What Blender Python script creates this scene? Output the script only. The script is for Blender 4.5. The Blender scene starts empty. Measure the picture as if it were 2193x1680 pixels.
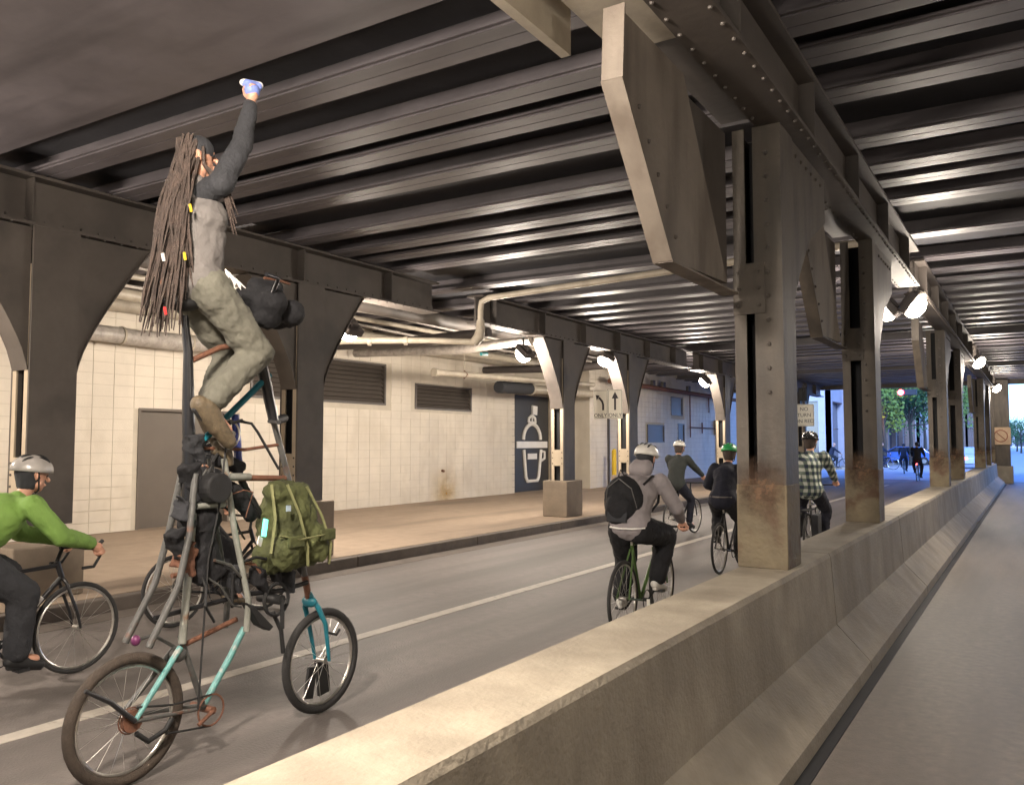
import bpy, bmesh, math, random
from mathutils import Vector as V, Matrix, Euler
random.seed(7)
R=math.radians
S=bpy.context.scene
COL=S.collection

# ------------------------------------------------------------------ camera, sky, exposure
cam_d=bpy.data.cameras.new("camera"); cam=bpy.data.objects.new("camera",cam_d); COL.objects.link(cam)
S.camera=cam
cam_d.sensor_width=36.0; cam_d.lens=1790.0/2193.0*36.0
cam_d.clip_start=0.05; cam_d.clip_end=3000
cam.location=(0,0,1.75)
cam.rotation_euler=(R(90+3.45),0,R(31.95))
W=bpy.data.worlds.new("World"); S.world=W; W.use_nodes=True
wn=W.node_tree.nodes; wl=W.node_tree.links; wn.clear()
sky=wn.new('ShaderNodeTexSky'); sky.sky_type='NISHITA'; sky.sun_disc=False
sky.sun_elevation=R(24); sky.sun_rotation=R(200); sky.altitude=200; sky.ozone_density=2.5
tint=wn.new('ShaderNodeMix'); tint.data_type='RGBA'; tint.blend_type='MULTIPLY'; tint.inputs[0].default_value=1.0
tint.inputs[7].default_value=(0.30,0.50,1.0,1)      # camera is white-balanced for the warm lamps, so dusk daylight reads blue
bg=wn.new('ShaderNodeBackground'); bg.inputs[1].default_value=0.15
wo=wn.new('ShaderNodeOutputWorld')
wl.new(sky.outputs[0],tint.inputs[6]); wl.new(tint.outputs[2],bg.inputs[0]); wl.new(bg.outputs[0],wo.inputs[0])
sun_d=bpy.data.lights.new("sun",'SUN'); sun=bpy.data.objects.new("sun",sun_d); COL.objects.link(sun)
sun_d.energy=1.2; sun_d.angle=R(12); sun_d.color=(0.35,0.55,1.0)
sun.rotation_euler=(R(66),0,R(200-180))
vs=S.view_settings; vs.view_transform='Standard'; vs.look='None'; vs.gamma=1; vs.use_curve_mapping=False
vs.exposure=2.45
S.render.resolution_x=1024; S.render.resolution_y=784
S.cycles.max_bounces=6

# ------------------------------------------------------------------ materials
def mat(name,col,rough=0.6,metal=0.0,var=0.25,scale=4.0,bump=0.15,bscale=None,col2=None,emit=None,estr=0,spec=0.5,stretch=None,detail=6,dark=None,dscale=1.0,dth=(0.5,0.7),world=False,dstretch=None):
    m=bpy.data.materials.new(name); m.use_nodes=True
    n=m.node_tree.nodes; l=m.node_tree.links
    b=n['Principled BSDF']
    tc=n.new('ShaderNodeTexCoord'); mp=n.new('ShaderNodeMapping'); l.new(tc.outputs['Object'],mp.inputs[0])
    src=tc.outputs['Object']
    if world:
        ge=n.new('ShaderNodeNewGeometry'); src=ge.outputs['Position']; l.new(src,mp.inputs[0])
    if stretch: mp.inputs['Scale'].default_value=stretch
    nz=n.new('ShaderNodeTexNoise'); nz.inputs['Scale'].default_value=scale; nz.inputs['Detail'].default_value=detail; nz.inputs['Roughness'].default_value=0.65
    l.new(mp.outputs[0],nz.inputs['Vector'])
    cr=n.new('ShaderNodeValToRGB')
    c=V(col); c2=V(col2) if col2 else c*(1+var)
    c1=c*(1-var)
    cr.color_ramp.elements[0].position=0.3; cr.color_ramp.elements[1].position=0.72
    cr.color_ramp.elements[0].color=(*c1,1) if not col2 else (*c,1)
    cr.color_ramp.elements[1].color=(*c2,1)
    l.new(nz.outputs['Fac'],cr.inputs[0])
    out=cr.outputs[0]
    if dark:
        nd=n.new('ShaderNodeTexNoise'); nd.inputs['Scale'].default_value=dscale; nd.inputs['Detail'].default_value=5
        md=n.new('ShaderNodeMapping'); l.new(src,md.inputs[0]); md.inputs['Scale'].default_value=dstretch or (1,1,1); l.new(md.outputs[0],nd.inputs['Vector'])
        mr=n.new('ShaderNodeMapRange'); mr.inputs[1].default_value=dth[0]; mr.inputs[2].default_value=dth[1]
        l.new(nd.outputs['Fac'],mr.inputs[0])
        mx=n.new('ShaderNodeMix'); mx.data_type='RGBA'; l.new(mr.outputs[0],mx.inputs[0]); l.new(out,mx.inputs[6]); mx.inputs[7].default_value=(*dark,1)
        out=mx.outputs[2]
    l.new(out,b.inputs['Base Color'])
    b.inputs['Roughness'].default_value=rough; b.inputs['Metallic'].default_value=metal
    b.inputs['Specular IOR Level'].default_value=spec
    if bump:
        n2=n.new('ShaderNodeTexNoise'); n2.inputs['Scale'].default_value=bscale or scale*6; n2.inputs['Detail'].default_value=6
        l.new(mp.outputs[0],n2.inputs['Vector'])
        bp=n.new('ShaderNodeBump'); bp.inputs['Strength'].default_value=bump; bp.inputs['Distance'].default_value=0.02
        l.new(n2.outputs['Fac'],bp.inputs['Height']); l.new(bp.outputs[0],b.inputs['Normal'])
        rr=n.new('ShaderNodeMapRange'); rr.inputs[3].default_value=max(0.05,rough-0.08); rr.inputs[4].default_value=min(1,rough+0.12)
        l.new(nz.outputs['Fac'],rr.inputs[0]); l.new(rr.outputs[0],b.inputs['Roughness'])
    if emit:
        b.inputs['Emission Color'].default_value=(*emit,1); b.inputs['Emission Strength'].default_value=estr
    return m
M={}
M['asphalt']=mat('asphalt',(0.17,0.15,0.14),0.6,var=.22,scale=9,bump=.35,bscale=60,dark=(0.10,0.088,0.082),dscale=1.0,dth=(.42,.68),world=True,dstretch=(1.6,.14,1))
M['asphalt_worn']=mat('asphalt_worn',(0.15,0.128,0.108),0.58,var=.3,scale=14,bump=.3,bscale=110,dark=(0.085,0.072,0.06),dscale=1.0,dth=(.42,.7),world=True,dstretch=(1.8,.2,1))
M['sidewalk']=mat('sidewalk',(0.32,0.245,0.18),0.8,var=.15,scale=5,bump=.2,bscale=60,dark=(0.23,0.175,0.13),dscale=1,world=True,dstretch=(1.2,.25,1))
M['kerb']=mat('kerb_stone',(0.12,0.10,0.085),0.8,var=.25,scale=3,bump=.3)
M['paint']=mat('road_paint',(0.44,0.40,0.35),0.6,var=.15,scale=6,bump=.2,dark=(0.22,0.19,0.16),dscale=9,dth=(.58,.75))
M['concrete']=mat('barrier_concrete',(0.31,0.27,0.21),0.75,var=.25,scale=2.6,bump=.35,bscale=40,dark=(0.20,0.17,0.13),dscale=1.3,dth=(.42,.75),world=True,dstretch=(2,2,.6))
M['block']=mat('painted_block',(0.62,0.56,0.47),0.5,var=.09,scale=1.1,bump=.25,bscale=60,world=True,dark=(0.53,0.47,0.385),dscale=1.6,dth=(.5,.7),dstretch=(1,1,.6))
M['mortar']=mat('painted_mortar',(0.50,0.45,0.37),0.8,var=.1,scale=3)
M['steel']=mat('painted_steel',(0.085,0.072,0.063),0.6,var=.25,scale=1.5,bump=.12,bscale=14,dark=(0.045,0.038,0.034),dscale=1.2)
M['beam']=mat('beam_steel',(0.088,0.079,0.086),0.46,var=.25,scale=1.6,bump=.14,bscale=6,spec=.6,dark=(0.056,0.05,0.055),dscale=1.1,dstretch=(.4,3,3),world=True)
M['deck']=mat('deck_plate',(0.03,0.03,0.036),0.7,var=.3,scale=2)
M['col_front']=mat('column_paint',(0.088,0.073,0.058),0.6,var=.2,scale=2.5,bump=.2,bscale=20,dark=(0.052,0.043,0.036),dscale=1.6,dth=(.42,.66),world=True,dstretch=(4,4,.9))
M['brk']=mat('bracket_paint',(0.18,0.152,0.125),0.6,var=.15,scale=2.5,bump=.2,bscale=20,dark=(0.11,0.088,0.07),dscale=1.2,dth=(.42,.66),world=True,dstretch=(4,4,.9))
M['rustband']=mat('rust_band',(0.14,0.085,0.05),0.8,var=.3,scale=7,bump=.5,bscale=30,dark=(0.06,0.032,0.02),dscale=6,dth=(.45,.6),world=True)
M['rust']=mat('rusty_paint',(0.15,0.12,0.075),0.7,var=.22,scale=5,bump=.4,bscale=30,dark=(0.085,0.045,0.025),dscale=4,dth=(.52,.68),world=True)
M['cream']=mat('cream_steel',(0.42,0.35,0.26),0.5,var=.12,scale=3,bump=.1)
M['doorgrey']=mat('door_grey',(0.115,0.094,0.075),0.5,var=.1,scale=2,bump=.05)
M['louvre']=mat('louvre_metal',(0.085,0.072,0.062),0.45,var=.15,scale=3,bump=.05)
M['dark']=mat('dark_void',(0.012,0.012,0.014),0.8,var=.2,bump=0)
M['pipe']=mat('pipe_paint',(0.33,0.29,0.23),0.5,var=.25,scale=3,bump=.15)
M['wrap']=mat('pipe_wrap',(0.33,0.30,0.27),0.4,var=.35,scale=9,bump=.5,bscale=12)
M['black']=mat('black_rubber',(0.012,0.012,0.013),0.6,var=.3,bump=.1,scale=20)
M['tyre']=mat('tyre_rubber',(0.022,0.021,0.021),0.7,var=.3,bump=.3,scale=30,bscale=140)
M['tyre_dirty']=mat('dusty_tyre',(0.05,0.037,0.028),0.8,var=.3,bump=.4,scale=20,bscale=120)
M['alu']=mat('bare_metal',(0.55,0.53,0.50),0.3,metal=.9,var=.2,bump=.05,scale=15)
M['frame_grey']=mat('worn_grey_paint',(0.075,0.075,0.072),0.4,var=.35,scale=12,bump=.1,dark=(0.14,0.055,0.03),dscale=9,dth=(.58,.7))
M['frame_pale']=mat('worn_pale_paint',(0.22,0.225,0.20),0.45,var=.25,scale=12,bump=.1,dark=(0.17,0.09,0.05),dscale=9,dth=(.58,.7))
M['teal']=mat('teal_paint',(0.015,0.15,0.20),0.3,var=.25,scale=14,bump=.05)
M['aqua']=mat('pale_aqua_paint',(0.11,0.29,0.28),0.4,var=.3,scale=18,bump=.1,dark=(0.30,0.32,0.30),dscale=14,dth=(.55,.65))
M['bluepaint']=mat('blue_paint',(0.035,0.05,0.22),0.35,var=.4,scale=14,bump=.1,dark=(0.25,0.24,0.28),dscale=22,dth=(.58,.66))
M['blackframe']=mat('black_gloss_paint',(0.015,0.015,0.017),0.28,var=.2,bump=0)
M['greenframe']=mat('green_paint',(0.06,0.11,0.03),0.35,var=.2,bump=0)
M['skin']=mat('skin',(0.46,0.24,0.16),0.5,var=.12,scale=12,bump=.05,bscale=80)
M['hair']=mat('dreadlocks',(0.05,0.034,0.027),0.75,var=.5,scale=20,bump=.6,bscale=90)
M['grey_cloth']=mat('grey_cloth',(0.125,0.115,0.11),0.85,var=.12,scale=4,bump=.25,bscale=50)
M['charcoal']=mat('charcoal_cloth',(0.022,0.023,0.027),0.85,var=.2,scale=5,bump=.3,bscale=60)
M['olive']=mat('olive_trousers',(0.112,0.108,0.086),0.85,var=.15,scale=5,bump=.35,bscale=26)
M['canvas']=mat('army_canvas',(0.068,0.076,0.026),0.85,var=.3,scale=7,bump=.5,bscale=30,dark=(0.034,0.038,0.014),dscale=6,dth=(.5,.68))
M['canvas_strap']=mat('canvas_strap',(0.20,0.20,0.09),0.8,var=.2,scale=20,bump=.3)
M['boot']=mat('brown_boot',(0.10,0.075,0.045),0.6,var=.4,scale=25,bump=.3)
M['green']=mat('lime_fleece',(0.15,0.265,0.055),0.8,var=.14,scale=3,bump=.25,bscale=50)
M['lav']=mat('mauve_grey_jacket',(0.24,0.215,0.22),0.8,var=.1,scale=4,bump=.25,bscale=40)
M['blackcloth']=mat('black_cloth',(0.005,0.005,0.007),0.85,var=.25,scale=5,bump=.3,bscale=50)
M['navy']=mat('navy_cloth',(0.007,0.008,0.018),0.85,var=.25,scale=5,bump=.3,bscale=50)
M['darkgreycloth']=mat('dark_grey_green_jacket',(0.028,0.032,0.03),0.85,var=.2,scale=5,bump=.25)
M['helmet_w']=mat('white_helmet_shell',(0.62,0.60,0.56),0.3,var=.05,bump=0)
M['helmet_g']=mat('grey_helmet_shell',(0.34,0.32,0.30),0.25,var=.15,bump=0)
M['helmet_k']=mat('black_helmet_shell',(0.015,0.015,0.016),0.15,var=.1,bump=0)
M['helmet_gr']=mat('green_helmet_shell',(0.03,0.30,0.09),0.35,var=.1,bump=0)
M['white']=mat('white_plastic',(0.75,0.73,0.70),0.4,var=.05,bump=0)
M['reflect']=mat('reflector_white',(0.8,0.78,0.7),0.3,var=.02,bump=0,emit=None)
M['yellow']=mat('yellow_paint',(0.62,0.42,0.02),0.5,var=.12,scale=6,bump=.1)
M['signwhite']=mat('sign_white',(0.72,0.69,0.60),0.35,var=.04,bump=0)
M['signblack']=mat('sign_black',(0.02,0.015,0.02),0.5,var=.1,bump=0)
M['post']=mat('dark_post',(0.05,0.042,0.04),0.5,var=.2,bump=.1)
M['lens']=mat('lamp_lens',(0.9,0.9,0.85),0.3,var=0,bump=0,emit=(1,0.9,0.72),estr=18)
M['red']=mat('red_signal',(0.5,0.02,0.02),0.3,var=0,bump=0,emit=(1,0.03,0.05),estr=9)
M['tail']=mat('tail_light',(0.5,0.02,0.02),0.3,var=0,bump=0,emit=(1,0.05,0.03),estr=4)
M['warm']=mat('street_lamp_glow',(0.9,0.6,0.3),0.3,var=0,bump=0,emit=(1,0.55,0.22),estr=9)
M['mint']=mat('phone_screen',(0.1,0.6,0.45),0.3,var=0,bump=0,emit=(0.1,0.75,0.5),estr=.8)
M['bluetoy']=mat('blue_wrapping',(0.16,0.22,0.55),0.7,var=.2,scale=20,bump=.3)
M['rustbrown']=mat('rust_brown',(0.14,0.06,0.035),0.7,var=.35,scale=14,bump=.3)
M['duct_t']=mat('turquoise_plastic',(0.02,0.28,0.30),0.5,bump=0)

# ------------------------------------------------------------------ mesh helpers
class MB:
    def __init__(s): s.v=[]; s.f=[]; s.mi=[]; s.cm=0
    def add(s,vs,fs):
        o=len(s.v); s.v+= [tuple(p) for p in vs]; s.f+=[tuple(i+o for i in f) for f in fs]; s.mi+=[s.cm]*len(fs); return s
    def box(s,c,size,rot=None):
        hx,hy,hz=[a/2 for a in size]; c=V(c)
        ps=[V((x,y,z)) for x in(-hx,hx) for y in(-hy,hy) for z in(-hz,hz)]
        if rot is not None:
            m=Euler(rot).to_matrix(); ps=[m@p for p in ps]
        s.add([c+p for p in ps],[(0,1,3,2),(4,6,7,5),(0,4,5,1),(2,3,7,6),(0,2,6,4),(1,5,7,3)]); return s
    def b2(s,x0,x1,y0,y1,z0,z1): return s.box(((x0+x1)/2,(y0+y1)/2,(z0+z1)/2),(abs(x1-x0),abs(y1-y0),abs(z1-z0)))
    def tube(s,pts,r,n=8,closed=False,cap=True,flat=1.0):
        pts=[V(p) for p in pts]; N=len(pts)
        rs=r if isinstance(r,(list,tuple)) else [r]*N
        vs=[];prev=None
        for i,p in enumerate(pts):
            if closed: d=pts[(i+1)%N]-pts[i-1]
            elif i==0: d=pts[1]-p
            elif i==N-1: d=p-pts[-2]
            else: d=(pts[i+1]-p).normalized()+(p-pts[i-1]).normalized()
            d=d.normalized() if d.length>1e-9 else V((0,0,1))
            if prev is None:
                a=V((1,0,0)) if abs(d.x)<.9 else V((0,1,0)); u=(a-d*a.dot(d)).normalized()
            else: u=(prev-d*prev.dot(d)); u=u.normalized() if u.length>1e-6 else V((1,0,0))
            prev=u; w=d.cross(u)
            for k in range(n):
                t=2*math.pi*k/n; vs.append(p+u*math.cos(t)*rs[i]+w*math.sin(t)*rs[i]*flat)
        fs=[]
        for i in range(N if closed else N-1):
            j=(i+1)%N
            for k in range(n): k2=(k+1)%n; fs.append((i*n+k,i*n+k2,j*n+k2,j*n+k))
        if cap and not closed: fs.append(tuple(range(n))[::-1]); fs.append(tuple((N-1)*n+k for k in range(n)))
        return s.add(vs,fs)
    def sph(s,c,r,seg=12,rings=8,sc=(1,1,1),rot=None):
        c=V(c); vs=[];m=Euler(rot).to_matrix() if rot else None
        for i in range(rings+1):
            ph=math.pi*i/rings
            for k in range(seg):
                t=2*math.pi*k/seg
                p=V((math.sin(ph)*math.cos(t)*r*sc[0],math.sin(ph)*math.sin(t)*r*sc[1],math.cos(ph)*r*sc[2]))
                if m: p=m@p
                vs.append(c+p)
        fs=[(i*seg+k,(i+1)*seg+k,(i+1)*seg+(k+1)%seg,i*seg+(k+1)%seg) for i in range(rings) for k in range(seg)]
        return s.add(vs,fs)
    def prism(s,poly,a0,a1,axis='x'):
        # poly in the plane normal to axis: axis x -> (y,z), y -> (x,z), z -> (x,y)
        def P(q,a): return (a,q[0],q[1]) if axis=='x' else ((q[0],a,q[1]) if axis=='y' else (q[0],q[1],a))
        n=len(poly)
        vs=[P(q,a0) for q in poly]+[P(q,a1) for q in poly]
        fs=[tuple(range(n)),tuple(range(2*n-1,n-1,-1))]+[(i,i+n,(i+1)%n+n,(i+1)%n) for i in range(n)]
        return s.add(vs,fs)
    def build(s,name,mats,parent=None,smooth=False,bevel=0,loc=None):
        me=bpy.data.meshes.new(name)
        L=V(loc) if loc is not None else V((0,0,0))
        me.from_pydata([tuple(V(p)-L) for p in s.v],[],s.f)
        if not isinstance(mats,(list,tuple)): mats=[mats]
        for m in mats: me.materials.append(m)
        if len(mats)>1: me.polygons.foreach_set('material_index',s.mi)
        bm=bmesh.new(); bm.from_mesh(me); bmesh.ops.recalc_face_normals(bm,faces=bm.faces); bm.to_mesh(me); bm.free()
        if smooth:
            me.polygons.foreach_set('use_smooth',[True]*len(me.polygons))
            try: me.set_sharp_from_angle(angle=R(50))
            except Exception: pass
        o=bpy.data.objects.new(name,me); COL.objects.link(o); o.location=L
        if parent: o.parent=parent
        if bevel:
            b=o.modifiers.new('bevel','BEVEL'); b.width=bevel; b.segments=2; b.limit_method='ANGLE'
        return o
def tag(o,label=None,cat=None,group=None,kind=None):
    if label: o['label']=label
    if cat: o['category']=cat
    if group: o['group']=group
    if kind: o['kind']=kind
    return o
def thing(name,label,cat,loc=(0,0,0),group=None,rz=0):
    o=bpy.data.objects.new(name,None); COL.objects.link(o); o.location=loc; o.rotation_euler=(0,0,rz); o.empty_display_size=.1
    return tag(o,label,cat,group)
def struct(mb,name,m,**k): return tag(mb.build(name,m,**k),kind='structure')
def copy_tree(o,parent=None):
    c=o.copy(); COL.objects.link(c); c.parent=parent
    for ch in list(o.children): copy_tree(ch,c)
    return c
def attach(parts,root):
    # parts were built in world space: parent them keeping their place
    for p in parts: p.parent=root; p.matrix_parent_inverse=Matrix.Translation(-root.location)

# ------------------------------------------------------------------ ground
XL=-14.1; ZS=0.15; XK=-8.33; YE=43.0
g=MB().b2(-400,400,-120,900,-.3,-.008); struct(g,'ground',M['asphalt'])
struct(MB().b2(XK+.15,-1.45,-78,YE+2,-.1,0.0),'road',M['asphalt'])
struct(MB().b2(-1.45,14,-78,YE+2,-.1,0.0015),'road_right',M['asphalt_worn'])
sw=MB().b2(-14.6,XK-.001,-78,YE-3,-.1,ZS); struct(sw,'sidewalk',M['sidewalk'])
kb=MB()
y=-12
while y<YE-3:
    kb.b2(XK,XK+.15,y+.004,y+2.99,-.1,ZS-.004); y+=3
struct(kb,'kerb',M['kerb'],bevel=.015)
struct(MB().b2(XK+.15,XK+.50,-12,YE-3,-.1,0.003),'gutter',M['kerb'])
struct(MB().b2(-5.30,-5.16,-12,YE-5,0.0,0.004),'lane_line',M['paint'])
# ------------------------------------------------------------------ median barrier
bar=thing('concrete_barrier','long grey-brown concrete median barrier with sloped toe carrying the row of steel columns','barrier',(-1.5,0,0))
secs=[-6,6.95,10.9,15.4,19.6,24,28.4,32.8,37.2,41.2]
prof=[(-1.10,0),(-1.11,.09),(-1.35,.34),(-1.385,.855),(-1.40,.885),(-1.775,.885),(-1.795,.865),(-1.90,.34),(-2.12,.09),(-2.13,0)]
for a,b in zip(secs[:-1],secs[1:]):
    m=MB(); n=6
    p2=[(x,z) for x,z in prof]
    m.prism(p2,a+.008,b-.008,'y')
    o=m.build('barrier_section',M['concrete']); attach([o],bar)
m=MB().b2(-1.76,-1.47,-6,41,.0,.86); o=m.build('joint_filler',M['mortar']); o.hide_render=False; attach([o],bar)

o=MB().b2(-1.10,-1.03,-6,41,.0,.006).build('foot_shadow',M['dark']); attach([o],bar)  # dark strip painting in the shadow gap between barrier foot and road
# ------------------------------------------------------------------ block wall
wall=thing('block_wall','long cream-painted concrete block wall behind the sidewalk with two dark louvres and a grey door','wall',(XL,12,0))
bw,bh=.405,.203
opens=[(9.5,11.6,0,2.40),(12.1,16.48,2.71,3.77),(17.68,20.35,2.66,3.36),(3.6,5.65,0,2.4)]
def blocked(y0,y1,z0,z1):
    for a,b,c,d in opens:
        if y1>a+.03 and y0<b-.03 and z1>c+.03 and z0<d-.03: return True
    return False
bm_=MB().box((0,0,0),(.03,bw-.008,bh-.008))
blockmesh=None; rest=MB(); lst=[]
y=1.3
while y<22.4:
    z=ZS
    while z<5.2:
        if not blocked(y,y+bw,z,z+bh): lst.append((y+bw/2,z+bh/2))
        z+=bh
    y+=bw
def vis(y,z): # blocks seen largest: near, and below the pipework
    return abs(y-11.0)+ (0 if z<3.65 else 50)+(30 if y<6.6 else 0)
lst.sort(key=lambda q:vis(*q))
for i,(yy,zz) in enumerate(lst):
    j=random.uniform(-.002,.003)
    if i<300:
        if blockmesh is None:
            o=bm_.build('block',M['block']); blockmesh=o.data
        else:
            o=bpy.data.objects.new('block',blockmesh); COL.objects.link(o)
        o.location=(XL-.014+j,yy,zz); o.parent=wall; o.matrix_parent_inverse=Matrix.Translation(-V(wall.location))
    else: rest.box((XL-.014+j,yy,zz),(.03,bw-.008,bh-.008))
o=rest.build('block_field',M['block']); tag(o,kind='stuff'); attach([o],wall)
back=MB()
ys=[1.3,3.6,5.65,9.5,11.6,12.1,16.48,17.68,20.35,22.62]
for a,b in zip(ys[:-1],ys[1:]):
    hole=[o for o in opens if a>=o[0]-.01 and b<=o[1]+.01]
    z=0
    if hole:
        c,d=hole[0][2:]
        if c>0: back.b2(XL-.25,XL-.012,a,b,0,c)
        back.b2(XL-.25,XL-.012,a,b,d,5.3)
    else: back.b2(XL-.25,XL-.012,a,b,0,5.3)
back.b2(XL-.25,XL-.001,-80,1.29,0,5.3)
o=back.build('backing',M['mortar']); attach([o],wall)
# rusty stain, thin film of rust on the blocks
st=mat('rust_stain',(0.50,0.31,0.06),.6,var=.1,scale=3)
nt=st.node_tree; b=nt.nodes['Principled BSDF']
tc=nt.nodes.new('ShaderNodeTexCoord'); gr=nt.nodes.new('ShaderNodeTexGradient'); gr.gradient_type='SPHERICAL'
mpp=nt.nodes.new('ShaderNodeMapping'); nt.links.new(tc.outputs['Object'],mpp.inputs[0]); mpp.inputs['Scale'].default_value=(1,1.35,1.1)
nzz=nt.nodes.new('ShaderNodeTexNoise'); nzz.inputs['Scale'].default_value=5
ml=nt.nodes.new('ShaderNodeMath'); ml.operation='MULTIPLY'
nt.links.new(mpp.outputs[0],gr.inputs[0]); nt.links.new(gr.outputs['Fac'],ml.inputs[0]); nt.links.new(nzz.outputs['Fac'],ml.inputs[1]); nt.links.new(ml.outputs[0],b.inputs['Alpha'])
o=MB().add([(XL+.006,18.2,ZS+.005),(XL+.006,19.9,ZS+.005),(XL+.006,19.9,1.2),(XL+.006,18.2,1.2)],[(0,1,2,3)]).build('rust_stain',st,loc=(XL+.006,19.05,.28)); attach([o],wall)
o=MB().tube([(XL,18.9,.98),(XL+.08,18.9,.96)],.035,8).build('wall_spout',M['rustbrown']); attach([o],wall)
# louvres
def louvre(y0,y1,z0,z1,n):
    fr=MB()
    for a in((y0,y0+.06),(y1-.06,y1)): fr.b2(XL-.2,XL+.012,a[0],a[1],z0,z1)
    fr.b2(XL-.2,XL+.012,y0+.06,y1-.06,z0,z0+.05); fr.b2(XL-.2,XL+.012,y0+.06,y1-.06,z1-.05,z1)
    fo=fr.build('louvre_frame',M['louvre'])
    bo=MB().b2(XL-.24,XL-.2,y0,y1,z0,z1).build('louvre_back',M['dark'])
    attach([fo,bo],wall); dz=(z1-z0-.1)/n; me=None
    for i in range(n):
        if me is None:
            s=MB().box((0,0,0),(.012,y1-y0-.13,dz*1.15),(0,R(-38),0)).build('louvre_slat',M['louvre']); me=s.data
        else: s=bpy.data.objects.new('louvre_slat',me); COL.objects.link(s)
        s.location=(XL-.07,(y0+y1)/2,z0+.05+dz*(i+.5)); s.parent=fo
louvre(12.1,16.48,2.71,3.77,9); louvre(17.68,20.35,2.66,3.36,6)
def steel_door(y0,y1,z1,label):
    d=MB()
    d.b2(XL-.17,XL-.12,y0+.05,(y0+y1)/2-.004,ZS,z1-.05); 
    o=d.build('door',M['doorgrey'])
    d2=MB().b2(XL-.17,XL-.12,(y0+y1)/2+.004,y1-.05,ZS,z1-.05).build('door',M['doorgrey'])
    f=MB().b2(XL-.2,XL+.01,y0,y0+.05,ZS,z1).b2(XL-.2,XL+.01,y1-.05,y1,ZS,z1).b2(XL-.2,XL+.01,y0+.05,y1-.05,z1-.05,z1).build('door_frame',M['doorgrey'])
    h=MB().box((XL-.09,(y0+y1)/2+.1,1.1),(.05,.03,.16)).build('door_handle',M['alu'])
    attach([o,d2,f,h],wall); o['label']=label
steel_door(9.5,11.6,2.40,'wide grey steel double door'); steel_door(3.6,5.65,2.4,'grey steel door')
# door bay with the logo panel
bay=thing('logo_door_panel','black door panel with a big white outline emblem of a dome and cup, beside the cream wall end','door panel',(XL-.2,24,ZS))
XB=XL-.25
parts=[MB().b2(XB-.2,XB,22.75,25.4,ZS,3.33).build('panel',mat('panel_black',(0.032,0.03,0.028),.45,var=.15)),
 MB().b2(XB-.2,XB+.1,22.63,22.75,ZS,3.45).b2(XB-.2,XB+.1,25.4,25.52,ZS,3.45).b2(XB-.2,XB+.1,22.75,25.4,3.33,3.45).build('panel_frame',M['cream'])]
L=MB(); cy=24.15; xw=XB+.02
def seg(p,q,t): L.tube([(xw,p[0],p[1]),(xw,q[0],q[1])],t/2,4)
def poly(ps,t):
    L.tube([(xw,a,b) for a,b in ps],t/2,6,flat=1)
cy=24.25
L.box((xw,cy+.17,2.85),(.03,.34,.30),(R(-5),0,0))
L.box((xw,cy+.02,2.72),(.03,.05,.55))
poly([(cy-.22,2.44),(cy-.20,2.58),(cy,2.68),(cy+.20,2.58),(cy+.22,2.44),(cy-.22,2.44)],.10)
arc=[(cy-.56*math.cos(t),1.86+.52*math.sin(t)) for t in [i*math.pi/16 for i in range(17)]]
poly(arc,.13)
L.box((xw,cy+.02,1.69),(.03,2.00,.22))
poly([(cy-.53,1.52),(cy-.40,.62),(cy-.30,.48),(cy+.34,.48),(cy+.44,.62),(cy+.60,1.52)],.12)
poly([(cy+.60,1.47),(cy+.84,1.44),(cy+.84,1.22),(cy+.60,1.14)],.09)
L.box((xw,cy+.02,1.30),(.03,.58,.19))
parts.append(L.build('emblem',M['white'],smooth=True)); attach(parts,bay)
lw=thing('upper_door_wall','pale block wall strip above the black emblem door','wall',(XL-.3,24,3.4))
attach([MB().b2(XB-.2,XB-.02,22.62,26.5,3.455,5.3).build('wall_face',M['mortar'])],lw)
bay2=MB().b2(XB-.2,XB-.03,25.52,26.5,0,3.455); attach([bay2.build('wall_face',M['mortar'])],lw)
# far wall block, stands forward
fw=thing('far_block_wall','cream block wall standing forward beyond the black emblem door, with vent and windows','wall',(-13.25,33,0))
XF=-13.25
parts=[]
fb=MB(); fopen=[(31.6,33.4,1.77,2.5),(34.2,35.6,2.94,3.75),(35.0,35.8,1.5,2.6)]
y=26.5; k=0
while y<43.8:
    z=ZS
    while z<5.1:
        y0,y1,z0,z1=y,y+.405,z,z+.203
        if not any(y1>a+.02 and y0<b-.02 and z1>c+.02 and z0<d-.02 for a,b,c,d in fopen):
            fb.box((XF-.014,y+.2025,z+.1015),(.03,.393,.191))
        z+=.203
    y+=.405
o=fb.build('block_field',M['block']); tag(o,kind='stuff'); parts.append(o)
parts.append(MB().b2(XF-.9,XF-.03,26.5,44,0,5.3).build('backing',M['mortar']))
parts.append(MB().b2(XF-.9,XF-.001,26.42,26.497,0,5.3).build('wall_end',M['block']))
for a,b,c,d in fopen:
    parts.append(MB().b2(XF-.028,XF-.02,a+.05,b-.05,c+.05,d-.05).build('window',M['louvre']))
    f=MB().b2(XF-.028,XF+.02,a,a+.05,c,d).b2(XF-.028,XF+.02,b-.05,b,c,d).b2(XF-.028,XF+.02,a+.05,b-.05,c,c+.05).b2(XF-.028,XF+.02,a+.05,b-.05,d-.05,d)
    for i in range(1,4): f.b2(XF-.02,XF-.005,a+.05,b-.05,c+(d-c)*i/4-.01,c+(d-c)*i/4+.01)
    parts.append(f.build('window_frame',M['louvre']))
attach(parts,fw)

rw=thing('far_side_wall','plain painted wall on the far side of the right-hand road','wall',(13.6,18,0))
attach([MB().b2(13.6,13.9,-80,43,0,5.3).build('wall_face',M['mortar'])],rw)
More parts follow.
